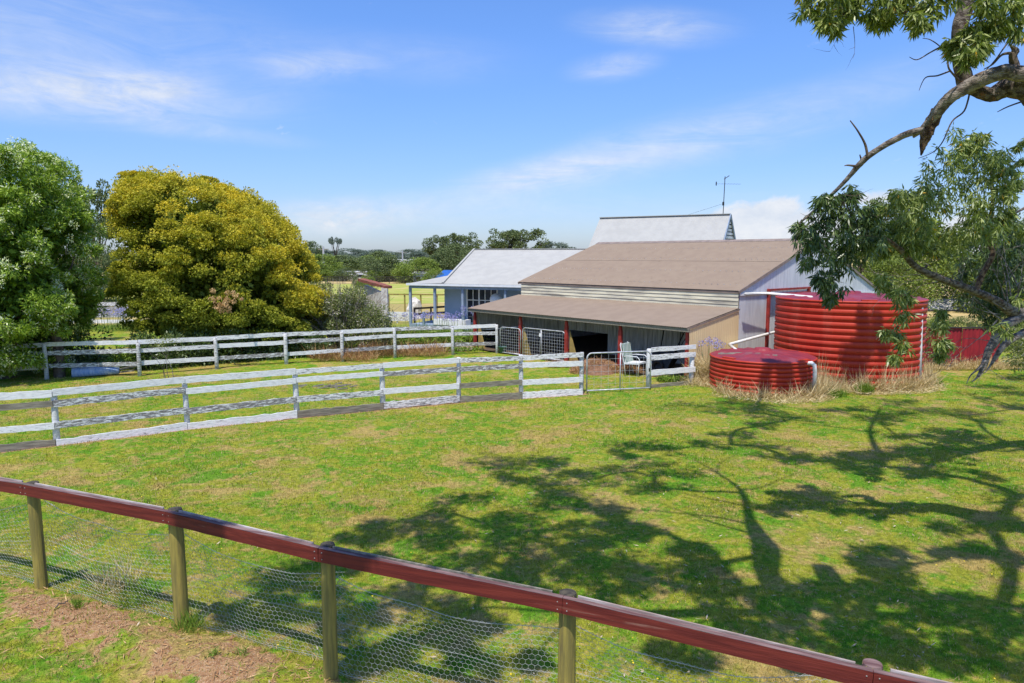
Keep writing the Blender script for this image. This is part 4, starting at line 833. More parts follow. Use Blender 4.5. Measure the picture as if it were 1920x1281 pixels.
def blossom_tree():
    Y = 21.0; s = Y/F; X = lambda px: (px-960)*s; Zt = lambda py: H+(480-py)*s
    prof = [(-260,420),(-200,330),(-120,290),(-60,272),(0,275),(30,262),(55,268),(75,300),(95,325),(110,345),(112,380),(112,415),(114,440),(116,475),(118,520),(114,580)]
    topp = [(X(a-8), Zt(c)-.3) for a, c in prof]; botp = [(X(a), Zt(c)) for a, c in ((-260,640),(-100,690),(20,690),(55,685),(75,650),(95,605),(105,585),(118,570))]
    t = thing('blossom_tree', 'tall green tree dotted with creamy white blossom at the left edge', 'tree', (X(-30), Y+1, 0))
    C, Rr, UP = crown_field(topp, botp, X(-260), X(114), Y+1.0, 2.8, 430, .36, .15)
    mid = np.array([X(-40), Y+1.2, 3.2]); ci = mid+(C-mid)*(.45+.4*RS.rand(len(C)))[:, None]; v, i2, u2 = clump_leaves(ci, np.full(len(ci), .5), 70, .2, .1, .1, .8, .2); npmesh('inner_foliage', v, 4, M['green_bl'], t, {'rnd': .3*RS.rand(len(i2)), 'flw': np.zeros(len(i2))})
    hole = RS.rand(len(C)) < .90; C = C[hole]; Rr = Rr[hole]; ol = RS.choice(len(C), 80); C = np.concatenate([C, C[ol]+unit(80)*.42]); Rr = np.concatenate([Rr, Rr[ol]*.42])
    SC, SR, si = puffs(C, Rr, 7, .45, .8, .9); v, idx, u = clump_leaves(SC, SR, 58, .115, .034, .12, .9, .4); n = len(idx); cl0 = RS.rand(len(C)); idx = si[idx]
    cl = RS.rand(len(C)); fl = (RS.rand(n) < np.where(cl[idx] > .45, .26, .05)*np.clip(.3+u[:, 2], .1, 1.2)).astype(float)
    npmesh('crown', v, 4, M['green_bl'], t, {'rnd': np.clip(RS.rand(n)*.75+.1+u[:, 2]*.12, 0, .98), 'flw': fl})
    # blossom sprays
    k = np.repeat(np.where((cl > .45))[0], 3); cc = C[k]+unit(len(k))*Rr[k][:, None]*.9; v2, i2, u2 = clump_leaves(cc, np.full(len(k), .13), 40, .05, .035, 0, 1, .1); npmesh('blossom', v2, 4, M['green_bl'], t, {'rnd': RS.rand(len(i2)), 'flw': .7+.3*RS.rand(len(i2))})
    b = MB(); base = Vector((X(60), Y+1.0, -.1)); b.tube([base, base+Vector((.02,0,1.)), base+Vector((-.1,0,2.2)), base+Vector((-.8,0,4))], [.16,.14,.12,.07], 9, .06)
    b.tube([Vector((X(-40), Y+.8, -.1)), Vector((X(-45), Y+.8, 1.6)), Vector((X(-80), Y+1, 4.0))], [.3,.24,.1], 10, .06)
    for _ in range(14):
        e = Vector(C[random.randrange(len(C))]); b.tube(hump(base+Vector((-.1,0,random.uniform(1,2.4))), e, 5, .1, .15), [.06,.05,.04,.03,.02,.012], 5)
    b.build('trunk', M['trunk'], t)
blossom_tree()
def shrub(name, label, cat, blobs, per, Lf, Wf, mat, ntw, twl, base, fl=.1, droop=0., twm=None, flat=1., group=None, tw_spread=.5, twr=.016):
    t = thing(name, label, cat, base, group); C = [b_[:3] for b_ in blobs]; Rr = [b_[3] for b_ in blobs]
    v, idx, u = clump_leaves(C, Rr, per, Lf, Wf, droop, flat, .2); n = len(idx)
    npmesh('crown', v, 4, mat, t, {'rnd': np.clip(RS.rand(n)*.8+.1+u[:, 2]*.1, 0, .98), 'flw': (RS.rand(n) < fl).astype(float)})
    if ntw:
        b = MB(); twiggy(b, base, ntw, twl, twr, tw_spread); b.build('stems', twm or M['deadwood'], t)
    return t
def blobs_px(L_, Y, jit=.3):
    out = []
    for (x, y, r) in L_:
        p = at(x, y, Y+random.uniform(-jit, jit)); out.append((p.x, p.y, p.z, r))
    return out
bl = [(random.gauss(650, 34), random.gauss(590, 36), random.uniform(.2, .42)) for _ in range(95)]; bl = [b_ for b_ in bl if 500 < b_[1] < 650 and 588 < b_[0] < 715 and not (b_[0] > 690 and b_[1] < 575) and not (b_[0] > 632 and b_[1] < 548)]
shrub('leggy_shrub', 'tangled leggy grey green shrub between golden tree and cottage', 'shrub', blobs_px(bl, 27.6, .9), 330, .085, .034, M['shrubl'], 70, 2.9, (at(645,650,27.6).x, 27.6, 0), fl=.16, tw_spread=.42, twr=.018)
bl = [(random.uniform(690, 725), random.uniform(575, 655), random.uniform(.2, .35)) for _ in range(14)]+[(random.uniform(715, 740), random.uniform(620, 655), .2) for _ in range(5)]
shrub('leggy_shrub', 'smaller green shrub behind the white rails at the foot of the stone wall', 'shrub', blobs_px(bl, 27.0, .3), 240, .08, .034, M['shrubl'], 16, 1.3, (at(712,660,27.0).x, 27.0, 0), fl=.05)
for (px, py, Y, n, lab) in ((310,612,21.7,8,'thin sapling growing in front of the white rails under the golden tree'),):
    bl = [(px+random.gauss(0, 16), random.uniform(628, 665), .16) for _ in range(n)]
    shrub('sapling', lab, 'sapling', blobs_px(bl, Y, .1), 45, .08, .018, M['shrubl'], 4, 1.2, (at(px, 690, Y).x, Y, 0), fl=0, tw_spread=.1, twr=.01)
bl = [(random.uniform(205, 262), random.uniform(648, 690), .16) for _ in range(16)]
shrub('low_shrub', 'low bright green plants behind the white rails below the lavender', 'shrub', blobs_px(bl, 23.2, .2), 90, .10, .03, M['strap'], 0, 0, (gp(235,690).x, 23.2, 0), fl=0)
# undergrowth behind the rails; the golden tree's shade is put into its dark leaf colour
bl = [(random.uniform(250, 600), random.uniform(632, 692), random.uniform(.25, .42)) for _ in range(110)]
shrub('undergrowth', 'dark undergrowth below the golden tree behind white rails', 'undergrowth', sum([blobs_px([b_], float(np.interp(b_[0], [250, 400, 600], [23.1, 24.2, 26.0]))+.35, .3) for b_ in bl if b_[1] < 700-(b_[0]-250)*.06], []), 150, .11, .045, M['gumshade'], 0, 0, (at(420,660,25.6).x, 25.6, 0), fl=0)
bl = [(random.uniform(-60, 190), random.uniform(630, 690), random.uniform(.3, .45)) for _ in range(34)]
shrub('undergrowth', 'dark undergrowth below the creamy blossom tree at far left', 'undergrowth', blobs_px(bl, 23.6, .6), 130, .12, .05, M['gumshade'], 0, 0, (at(60,660,24.4).x, 24.4, 0), fl=0)
# --- lavender agapanthus
def agapanthus(label, cx, cy, rx, ry, nleaf, nfl, hh, fh, group=None, mat='strap', fr=.10):
    c = Vector((cx, cy, 0)); t = thing('agapanthus', label, 'flower clump', c, group); n = nleaf
    a = RS.rand(n)*6.283; r = RS.rand(n)**.5; B = np.stack([cx+np.cos(a)*r*rx, cy+np.sin(a)*r*ry, np.zeros(n)], -1); d = np.stack([RS.normal(size=n)*.45, RS.normal(size=n)*.45, np.ones(n)], -1)
    d /= np.linalg.norm(d, axis=1, keepdims=True); Ls = hh*(.6+.6*RS.rand(n)); mid = B+d*(Ls*.62)[:, None]; d2 = d.copy(); d2[:, :2] *= 2.4; d2[:, 2] = .1-.6*RS.rand(n); d2 /= np.linalg.norm(d2, axis=1, keepdims=True)
    r1 = unit(n); v = np.concatenate([leafverts(B, d, Ls*.9, .035, r1), leafverts(mid, d2, Ls*.5, .032, r1)]); rn = RS.rand(n); npmesh('leaves', v, 4, M[mat], t, {'rnd': np.concatenate([rn, rn]), 'flw': np.zeros(2*n)})
    if nfl:
        b = MB(); C = []
        for _ in range(nfl):
            aa = random.uniform(0, 6.283); rr = random.random()**.5; p = Vector((cx+math.cos(aa)*rr*rx, cy+math.sin(aa)*rr*ry, 0)); q = p+Vector((random.gauss(0,.08), random.gauss(0,.08), fh*random.uniform(.85, 1.12))); b.tube([p, p.lerp(q, .5), q], .006, 4); C.append(tuple(q))
        b.build('stalks', simple_green, t); 
        for cc in ([[c_] for c_ in C] if nfl <= 60 else [C]):
            v, idx, u = clump_leaves(cc, [fr]*len(cc), 60, .045, .022, 0, .8, .55); fo = npmesh('flower_head' if len(cc) == 1 else 'flowers', v, 4, M['lav'], t, {'rnd': RS.rand(len(idx)), 'flw': np.zeros(len(idx))})
            if len(cc) > 1: fo['kind'] = 'stuff'
    return t
simple_green = simple('green_stalk', (.12, .2, .05), rough=.6)
p = gp(812,626); agapanthus('lavender flowers over green leaves before the verandah step', p.x+.2, 33.3, 1.1, .6, 260, 34, .45, .95)
p = gp(882,640); agapanthus('lime green strappy clump with lavender flowers at the open end of the lean-to', -1.62, 29.9, .55, .5, 360, 13, .95, 1.45)
p = gp(780,640); agapanthus('bank of strappy green leaves behind the white rails left of the gates', -3.9, 28.6, 1.5, .5, 2400, 9, 1.0, 1.25)
p = gp(900,700); agapanthus('small strappy green plants by the last white rails before the double gates', -1.9, 27.9, .8, .35, 130, 0, .28, .6)
p = gp(230,625); agapanthus('long bed of lavender flowers between low white boards on the left', p.x, 35.8, 4.2, .9, 700, 150, .45, .95)
p = gp(100,625); agapanthus('lavender flowers glimpsed behind the creamy blossom tree', p.x-1, 33.5, 2.4, .9, 300, 50, .5, 1.0)
agapanthus('lavender flower clump between the straw heap and the small tank', 6.05, 21.0, .32, .28, 150, 7, .75, 1.15)
p = gp(1275,712); agapanthus('fresh green weeds below the short white rails by the shed corner', p.x-.25, 20.9, .55, .3, 240, 0, .28, .3)
p = gp(735,590); 
# --- dry grass by the tanks and piles
def straw_mass(name, label, pts, n, hh, mat, W0=.012, lean=.6, low=0.):
    hv = (.35+1.0*RS.rand(len(pts))**1.3)
    m = len(pts); idx = RS.randint(0, m, n); P_ = np.array(pts, float)[idx]; a = RS.rand(n)*6.283; r = RS.rand(n)**.5
    B = np.stack([P_[:, 0]+np.cos(a)*r*P_[:, 2], P_[:, 1]+np.sin(a)*r*P_[:, 2], RS.rand(n)**2*P_[:, 3]], -1)
    d = np.stack([RS.normal(size=n)*lean, RS.normal(size=n)*lean, np.abs(1+low+RS.normal(size=n)*.3)], -1)
    v = leafverts(B, d, hh*(.3+.9*RS.rand(n))*hv[idx]*1.15, W0*(.6+.8*RS.rand(n))); o = npmesh(name, v, 4, mat, None, {'rnd': RS.rand(n), 'flw': np.zeros(n)}); return tag(o, label, name.replace('_', ' '), kind='stuff')
ring = []
for k in range(34):
    a = math.radians(-165+k*5.2); ring.append((TB.x+math.cos(a)*(rB+.18), TB.y+math.sin(a)*(rB+.18), .22, .1))
for k in range(26):
    a = math.radians(-150+k*6.0); ring.append((TS.x+math.cos(a)*(rS+.2), TS.y+math.sin(a)*(rS+.2), .22, .06))
straw_mass('dry_grass', 'tall bleached dry grass around the foot of the red tanks', ring, 4800, .42, M['straw'], .012, .75)
straw_mass('dry_grass', 'short straw litter around the tanks', [(r_[0]-.05, r_[1]-.25, .35, .03) for r_ in ring], 7000, .16, M['straw'], .012, 1.6, -.5)
ringf = [r_ for r_ in ring if r_[0] > 7.6]
straw_mass('seeding_grass', 'tall brown seeding grass in front between the two tanks', ringf[::3]+[(8.55,19.3,.5,.1),(8.2,19.0,.4,.1),(7.8,18.75,.35,.1),(9.1,19.3,.4,.1),(11.6,20.3,.3,.1)], 1900, .66, M['straw'], .010, .28)
straw_mass('green_weeds', 'green weeds growing among the dry grass beside the tank pipe', [(12.1,20.7,.4,.03),(8.6,18.9,.3,.03),(9.6,19.3,.2,.02)], 1700, .34, M['strap'], .014, .5)
straw_mass('straw_heap', 'golden straw heaped against the lean-to side wall', [(5.55+.09*k, 20.75+.02*k, .34, .62-.05*k) for k in range(6)]+[(5.3,20.4,.5,.2),(5.8,20.2,.45,.1),(5.35,20.95,.2,.8)], 8500, .30, M['straw'], .010, 1.0)
straw_mass('bark_heap', 'heap of red brown bark litter in the lean-to mouth', [(*gp(x, 700)[:2], .3, h) for x, h in ((1085,.18),(1100,.3),(1118,.42),(1130,.42),(1142,.3),(1165,.2),(1185,.15))]+[(*gp(x, 688)[:2], .3, .12) for x in (1040,1060,1080)], 8500, .16, M['straw_red'], .012, 1.3, -.3)
straw_mass('dead_stalks', 'rust brown dead stalks behind the far white rails', [(*gp(x, 668)[:2], .4, .25) for x in range(690, 830, 12)]+[(*gp(x, 676)[:2], .35, .1) for x in range(600, 700, 15)], 4200, .42, M['straw_red'], .012, .7)
straw_mass('dead_stalks', 'golden dry grass standing behind the dead stalks', [(*gp(x, 655)[:2], .5, .2) for x in range(730, 830, 14)], 4500, .5, M['straw'], .014, .5)
straw_mass('dry_grass', 'dry litter along the foot of the red sheet fence', [(*gp(x, 692)[:2], .3, .05) for x in range(1735, 1920, 10)], 4200, .34, M['straw'], .012, .6)
# hump of bark rubble (solid core below the heap)
b = MB(); c = gp(1122,700); b.lathe(Vector((c.x, c.y+.3, -.02)), [(.85,0),(.7,.16),(.5,.30),(.25,.38),(.02,.40)], 20, mod=lambda r, z, a: (r*(1+.15*math.sin(3*a)), z*(1+.15*math.sin(5*a+1)))); tag(b.build('earth_mound', simple('bark_litter_core', (.26,.14,.08), (.16,.085,.05), 12, .95, .8), None, True), 'low brown earth mound beneath the bark litter at the lean-to', 'mound')
# tufts by the near fence posts
def tuft(label, px, py, n, h, mat='strap', r=.1, lean=.5):
    p = gp(px, py); z = hz(p.x, p.y); return scatter_clump('grass_tuft', label, 'grass tuft', (p.x, p.y, z), r, r, n, h, M[mat], W0=.007, lean=lean)
tuft('seeding grass tuft between the two leftmost near fence posts', 250, 1140, 150, .34, r=.16)
tuft('yellowing straw coloured tuft leaning over the near dirt bank', 215, 1110, 150, .42, 'straw', .22, .35)
tuft('green tuft on the dirt bank left of its seeding neighbour', 147, 1155, 90, .14, r=.06)
tuft('green grass tuft hugging the foot of the second near post', 357, 1190, 170, .26, r=.12)
tuft('small green weed on the bare earth between second and third near posts', 400, 1250, 60, .09, r=.05, lean=1.1)
tuft('small green weed in the near bare earth below the third post', 455, 1240, 60, .08, r=.06, lean=1.2)
# fallen leaves
def litter():
    n = 3000; Y = 4.4+RS.rand(n)**1.1*13; X = (RS.rand(n)*1.5-.72)*Y*.8; w = RS.rand(n) < np.clip(.25+X/Y*.8+(9-Y)*.03, .06, 1); X = X[w]; Y = Y[w]; n = len(X); Z = hgt(X, Y)+.018+.02*RS.rand(n)
    d = unit(n); d[:, 2] *= .15; nr = unit(n)*.35+np.array([0,0,1.]); v = leafverts(np.stack([X, Y, Z], -1), d, .035+.05*RS.rand(n), .010+.010*RS.rand(n), nr)
    tag(npmesh('fallen_leaves', v, 4, M['deadleaf'], None, {'rnd': RS.rand(n), 'flw': np.zeros(n)}), 'pale fallen gum leaves scattered on the lawn', 'leaf litter', kind='stuff')
    n = 420; Y = 5+RS.rand(n)*10; X = (RS.rand(n)*2-1)*Y*.75; Z = hgt(X, Y)+.04; d = unit(n); d[:, 2] *= .2; v = leafverts(np.stack([X, Y, Z], -1), d, .022, .02, unit(n)*.3+np.array([0,0,1.]))
    tag(npmesh('lawn_flowers', v, 4, simple('yellow_petal', (.75, .55, .03), rough=.7, bump=0), None, {'rnd': RS.rand(n)}), 'tiny yellow flowers dotted over the lawn', 'flowers', kind='stuff')
    # bark and straw litter on the dirt bank
    n = 5200; i = RS.randint(0, len(FN)-1, n); t = RS.rand(n); A = np.array([p[:2] for p in FN]); B = A[i]*(1-t)[:, None]+A[i+1]*t[:, None]; dd = A[i+1]-A[i]; nn = np.stack([dd[:, 1], -dd[:, 0]], -1); nn /= np.linalg.norm(nn, axis=1, keepdims=True); nn[nn[:, 1] > 0] *= -1
    B = B+nn*(RS.normal(size=n)*.32+.38)[:, None]; Z = hgt(B[:, 0], B[:, 1])+.008+.015*RS.rand(n); d = unit(n); d[:, 2] *= .25; v = leafverts(np.concatenate([B, Z[:, None]], 1), d, .03+.10*RS.rand(n)**2, .004+.008*RS.rand(n), unit(n)*.5+np.array([0,0,1.]))
    tag(npmesh('bark_litter', v, 4, M['straw_red'], None, {'rnd': RS.rand(n), 'flw': np.zeros(n)}), 'brown bark and straw litter along the near fence bank', 'litter', kind='stuff')
litter()
b = MB()
for (x0, y0, x1, y1) in ((1000,1095,1012,1078),): pass
def dead_stick(label, x0, y0, x1, y1, r=.008):
    a = gp(x0, y0); c = gp(x1, y1); a.z = hz(a.x, a.y)+.015; c.z = hz(c.x, c.y)+.03; b = MB(); b.tube(hump(a, c, 5, .02, .02), [r, r, r*.9, r*.8, r*.6, r*.4], 6); tag(b.build('stick', M['trunk']), label, 'stick')
dead_stick('thin dark stick lying on the bare earth near the leftmost post', 105, 1162, 130, 1147)
# patch of broken timber on the grass behind the near white fence
b = MB(); c = gp(612,727)
for _ in range(16): a = Vector((c.x+random.gauss(0,.5), c.y+random.gauss(0,.22), .03)); an = random.uniform(-.5,.5); b.beam(a, a+Vector((math.cos(an)*random.uniform(.15,.4), math.sin(an)*.3, random.uniform(0,.07))), .05, .03)
tag(b.build('timber_scraps', M['old_board']), 'grey broken timber scraps lying on grass behind the near white fence', 'timber')

# ================================================================== GUM TREES
def branch_mesh(b, pts, n=10, rough=.09, k=5): 
    o, r = smoothpath(pts, k); b.tube(o, r, n, rough)
def twigset(b, base, dirv, ln, r, depth=2, gn=3):
    p = Vector(base); d = Vector(dirv).normalized(); pts = [p]; rr = [r]
    for k in range(5):
        d = (d+Vector((random.gauss(0,.18), random.gauss(0,.18), random.gauss(0,.18)))).normalized(); p = p+d*ln/5; pts.append(p); rr.append(r*(1-.17*(k+1)))
        if depth and k >= 1 and random.random() < .75: twigset(b, p, d+Vector((random.gauss(0,.7), random.gauss(0,.7), random.gauss(0,.7))), ln*.5, r*.55, depth-1)
    b.tube(pts, rr, 4)
A_ = at
def shade_blobs():
    L_ = [  # photo pixel of the shadow, radius in px (x) -- the crown parts that throw it hang above the picture
     (1307,763,60),(1370,768,55),(1431,776,50),(1500,783,45),(1560,770,35),(1637,785,50),(1700,768,55),(1760,770,50),(1815,777,45),(1886,728,45),(1850,745,45),(1900,760,30),
     (1885,835,45),(1900,930,45),(1770,850,40),(1720,880,35),(1840,890,40),(1680,815,35),
     (1374,813,34),(1335,835,30),(1422,838,48),(1462,858,48),(1510,850,35),(1560,865,40),(1600,880,40),
     (1192,835,52),(1240,845,40),(1168,856,42),(1120,897,60),(1190,885,55),(1263,885,50),(1230,915,45),
     (935,865,48),(985,862,45),(960,895,42),(1038,866,30),(1010,900,45),(1060,925,55),(1029,935,55),(990,965,60),(1100,950,40),
     (870,938,52),(840,970,55),(760,985,55),(705,1000,45),(660,1012,35),(800,1015,55),(880,1000,60),(940,1020,60),(1010,1000,60),(1060,1035,60),(1130,1010,40),(1150,1050,55),(1215,1000,35),(1240,1070,60),(1310,1085,60),(1370,1110,60),(1440,1120,60),(1510,1105,60),(1580,1110,60),(1650,1100,55),(1720,1130,60),(1790,1150,60),(1860,1150,60),(1900,1180,60),(1800,1200,55),(1700,1190,50),(1600,1170,50),(1500,1170,50),(1350,1160,45),
     (1800,990,45),(1860,985,40),(1830,1035,40),(1623,1042,40),(1680,1060,35),(1900,1050,30),
     (520,1085,50),(570,1060,45),(600,1110,50),(500,1125,45),(460,1165,35),(690,1150,50),(760,1120,50),(830,1140,55),(850,1190,50),(900,1160,40),(880,1240,45),(1300,1235,40),(1240,1215,40),(1000,1230,30),(950,985,45),(1080,985,45),(1150,985,35),(1290,1035,40),(1340,1060,40),(1180,1100,50),(1080,1080,45),(980,1060,45),(900,1050,50),(1120,1130,45),(1010,1110,40),(1420,1180,50),(1560,1215,45),(1660,1225,45),(1770,1235,45),(1880,1240,45),(1480,1230,40),(640,1060,45),(560,1140,45),(640,1180,40),(780,1080,50),(930,1100,40),(720,1230,45),(660,1260,40)]
    C = []; Rr = []
    for (x, y, r) in L_:
        g = gp(x, y); h = 4.3+.31*g.y+random.uniform(0, .8); rad = r/F*g.y*1.28
        C.append((g.x-KX*h, g.y-KY*h, h)); Rr.append(rad)
        if random.random() < (1.0 if y < 800 else .5) and not (800 < y < 900 and x < 1500): g = gp(x+random.uniform(-70, 70), y+random.uniform(-18, 18)); C.append((g.x-KX*h, g.y-KY*h, h+.3)); Rr.append(rad*.7)
    for (x, y, Y, r) in [(1600,690,20.0,.28),(1625,670,20.1,.25),(1590,710,20,.3),(1640,700,20.1,.3),(1610,650,20.1,.12),(1440,705,18.9,.2),(1470,720,18.7,.25),(1510,715,18.8,.2),(1430,730,18.7,.15)]:
        g = at(x, y, Y); h = 9.2+random.uniform(0, .6)-g.z; C.append((g.x-KX*h, g.y-KY*h, h+g.z)); Rr.append(r)
    return C, Rr
def gum_tree_near():
    base = Vector((7.6, 3.2, -.1)); t = thing('gum_tree', 'big rough barked gum with a pale dead limb reaching in from the top right corner', 'tree', base)
    fork = Vector((7.1, 3.9, 4.3)); b = MB(); branch_mesh(b, [(base, .48), (base+Vector((-.05,.1,1.6)), .38), (base+Vector((-.3,.4,3.2)), .34), (fork, .33)], 16, .07); b.build('trunk', M['bark'], t, True)
    Yb = 8.0
    # the visible limb
    b = MB(); branch_mesh(b, [(fork, .30), (Vector((7.0,6.2,5.3)), .24), (A_(2010,185,7.9), .16), (A_(1920,168,8.0), .105), (A_(1888,164,8.1), .098), (A_(1858,178,8.1), .075), (A_(1825,168,8.1), .062), (A_(1800,166,8.1), .05)], 14, .10); b.build('limb', M['bark'], t, True)
    b = MB(); branch_mesh(b, [(Vector((7.0,6.2,5.35)), .17), (A_(2000,130,7.7), .11), (A_(1920,139,7.75), .085), (A_(1885,135,7.85), .080), (A_(1840,150,7.95), .082), (A_(1805,168,8.05), .075), (A_(1780,185,8.1), .068), (A_(1758,210,8.2), .064), (A_(1737,235,8.3), .045), (A_(1712,258,8.4), .012)], 14, .12, 6); b.build('limb', M['deadwood'], t, True)
    b = MB(); branch_mesh(b, [(A_(1758,205,8.2), .045), (A_(1748,228,8.25), .055), (A_(1738,250,8.28), .05), (A_(1732,268,8.3), .035), (A_(1727,292,8.3), .004)], 14, .34, 7); b.build('broken_stub', M['redbark'], t, True)
    b = MB(); branch_mesh(b, [(A_(1735,242,8.3), .040), (A_(1705,250,8.4), .038), (A_(1690,256,8.5), .036), (A_(1660,272,8.6), .034), (A_(1632,290,8.7), .034), (A_(1612,308,8.8), .034), (A_(1595,328,8.9), .026), (A_(1575,350,9.0), .022), (A_(1545,378,9.1), .018), (A_(1515,405,9.2), .014), (A_(1478,436,9.3), .008)], 10, .10); b.build('limb', M['deadwood'], t, True)
    b = MB(); branch_mesh(b, [(A_(1627,294,8.7), .017), (A_(1622,270,8.7), .014), (A_(1608,245,8.7), .010), (A_(1594,226,8.7), .006)], 7, .1); branch_mesh(b, [(A_(1605,312,8.8), .016), (A_(1590,310,8.8), .010), (A_(1583,311,8.8), .004)], 6, .1)
    branch_mesh(b, [(A_(1615,300,8.8), .012), (A_(1612,290,8.8), .007)], 6, .1)
    branch_mesh(b, [(A_(1797,150,8.0), .012), (A_(1780,130,7.9), .010), (A_(1776,112,7.9), .008), (A_(1765,90,7.9), .006), (A_(1745,75,7.9), .005), (A_(1730,72,7.9), .003)], 6, .1)
    branch_mesh(b, [(A_(1782,133,7.95), .010), (A_(1758,142,7.95), .008), (A_(1735,146,7.95), .006), (A_(1723,170,7.95), .003)], 6, .1)
    branch_mesh(b, [(A_(1775,82,7.9), .012), (A_(1745,98,7.9), .008), (A_(1720,112,7.9), .006), (A_(1705,107,7.9), .003)], 6, .1)
    branch_mesh(b, [(A_(1818,175,8.1), .010), (A_(1808,208,8.1), .009), (A_(1785,228,8.1), .008), (A_(1768,265,8.1), .007), (A_(1750,285,8.1), .005), (A_(1722,297,8.1), .003)], 6, .1)
    branch_mesh(b, [(A_(1885,128,7.9), .012), (A_(1860,140,7.9), .010), (A_(1848,135,7.9), .006)], 6, .1)
    branch_mesh(b, [(A_(1918,190,7.9), .010), (A_(1890,200,7.9), .008), (A_(1870,210,7.9), .004)], 6, .1)
    branch_mesh(b, [(A_(1905,125,7.8), .045), (A_(1900,105,7.8), .04), (A_(1905,95,7.8), .035), (A_(1893,84,7.8), .006)], 8, .15)
    branch_mesh(b, [(A_(1903,100,7.8), .018), (A_(1880,102,7.8), .013), (A_(1862,120,7.8), .009), (A_(1845,130,7.8), .005)], 6, .1)
    branch_mesh(b, [(A_(1915,55,7.8), .010), (A_(1890,80,7.8), .008), (A_(1868,110,7.8), .006), (A_(1848,133,7.8), .004)], 6, .1); b.build('dead_twigs', M['trunk'], t)
    # upright limb
    b = MB(); branch_mesh(b, [(A_(1812,160,8.1), .085), (A_(1806,140,8.1), .080), (A_(1798,95,8.05), .070), (A_(1800,50,8.0), .072), (A_(1812,0,8.0), .075), (A_(1800,-90,7.9), .065), (A_(1780,-220,7.6), .055)], 12, .10); b.build('limb', M['bark'], t, True)
    # overhead canopy: clusters joined by a branching network
    C, Rr = shade_blobs(); nodes = []; par = []; 
    def addn(p, q): nodes.append(Vector(p)); par.append(q); return len(nodes)-1
    crown0 = addn((6.6, 4.0, 6.0), -1)
    def shadow_pt(x, y, h): g = gp(x, y); return (g.x-KX*h, g.y-KY*h, h)
    a = crown0
    mains = [[(1600,1150,6.8),(1500,1130,6.9),(1455,1100,7.0),(1428,1040,7.1),(1412,985,7.3),(1392,925,7.6)], [(1640,1120,6.9),(1580,1110,7.0),(1545,1070,7.0)],
             [(1880,1130,7.2),(1895,1080,7.3),(1880,1030,7.6),(1850,985,8.0)], [(1350,1120,6.9),(1200,1080,7.0),(1000,1010,7.2),(850,960,7.4)], [(1500,1150,6.8),(1100,1150,6.6),(800,1130,6.5),(560,1090,6.6)]]
    for mn in mains:
        pr = None
        for (x, y, h) in mn:
            p = Vector(shadow_pt(x, y, h))
            if pr is None: pr = min(range(len(nodes)), key=lambda i: (nodes[i]-p).length)
            pr = addn(p, pr)
    order = sorted(range(len(C)), key=lambda i: (Vector(C[i])-nodes[0]).length)
    for i in order:
        c = Vector(C[i]); j = min(range(len(nodes)), key=lambda k: (nodes[k]-c).length*(1 if nodes[k].z < c.z+.6 else 1.5)); m = nodes[j].lerp(c, .5)+Vector((random.gauss(0,.1), random.gauss(0,.1), random.gauss(.03,.08))); a = addn(m, j); addn(c, a)
    cnt = [1]*len(nodes)
    for i in range(len(nodes)-1, 0, -1): cnt[par[i]] += cnt[i]
    rad = [.009*c**.5+.004 for c in cnt]
    for i in range(len(nodes)): rad[i] = min(rad[i], .085)
    b = MB(); b.tube([fork-Vector((0,0,.2)), Vector((6.9,3.9,5.2)), nodes[0]], [.30,.22,.16], 12, .05)
    for i in range(1, len(nodes)):
        p, q = nodes[par[i]], nodes[i]; m = p.lerp(q, .5)+Vector((random.gauss(0,.03), random.gauss(0,.03), random.gauss(0,.03))); b.tube([p, m, q], [min(rad[par[i]], rad[i]*1.25), rad[i]*1.1, rad[i]], 7, .05)
    # the thick bole piece whose shadow is widest
    q1 = Vector(shadow_pt(1455,1105,7.0)); q2 = Vector(shadow_pt(1428,1040,7.1)); SPp = lambda L_: branch_mesh(b, [(Vector(shadow_pt(x, y, h)), r) for x, y, h, r in L_], 8, .08, 4)
    SPp([(1452,1108,7.0,.11),(1436,1068,7.05,.15),(1436,1030,7.1,.17),(1418,1000,7.2,.12),(1404,970,7.3,.07),(1399,945,7.4,.06),(1388,920,7.5,.045),(1368,903,7.6,.03),(1345,888,7.7,.025),(1300,862,7.9,.012)])
    SPp([(1388,920,7.5,.03),(1425,915,7.6,.022),(1455,903,7.7,.016),(1500,885,7.8,.008)]); SPp([(1345,888,7.7,.02),(1350,870,7.8,.014),(1385,850,7.9,.008)])
    SPp([(1408,985,7.25,.035),(1340,970,7.3,.028),(1290,966,7.4,.022),(1210,958,7.45,.016),(1130,962,7.5,.010)]); SPp([(1415,1005,7.2,.032),(1350,985,7.3,.022),(1290,965,7.4,.016),(1240,945,7.5,.008)])
    SPp([(1400,950,7.4,.03),(1340,940,7.45,.02),(1270,925,7.5,.012)])
    SPp([(1640,880,8.6,.09),(1655,860,8.7,.08),(1640,835,8.8,.07),(1632,808,8.9,.05),(1640,785,9.1,.04),(1650,765,9.2,.02)]); SPp([(1640,810,8.9,.03),(1560,800,9,.022),(1480,790,9,.014)]); SPp([(1640,790,9,.03),(1720,775,9.1,.02),(1800,778,9.2,.012)]); SPp([(1560,800,9,.018),(1470,775,9.1,.012),(1330,762,9.2,.006)])
    q1 = Vector(shadow_pt(1580,1120,7.0)); q2 = Vector(shadow_pt(1540,1062,7.0)); b.tube([q1, q1.lerp(q2,.6), q2], [.17,.15,.13], 10, .08)
    b.build('branches', M['bark'], t, True)
    sub = []; sr = []
    for c, r in zip(C, Rr):
        for _ in range(9): o = unit(1)[0]*r*random.uniform(.3, 1.05)*np.array([1, .9, .5]); sub.append(np.array(c)+o); sr.append(r*random.uniform(.22, .42))
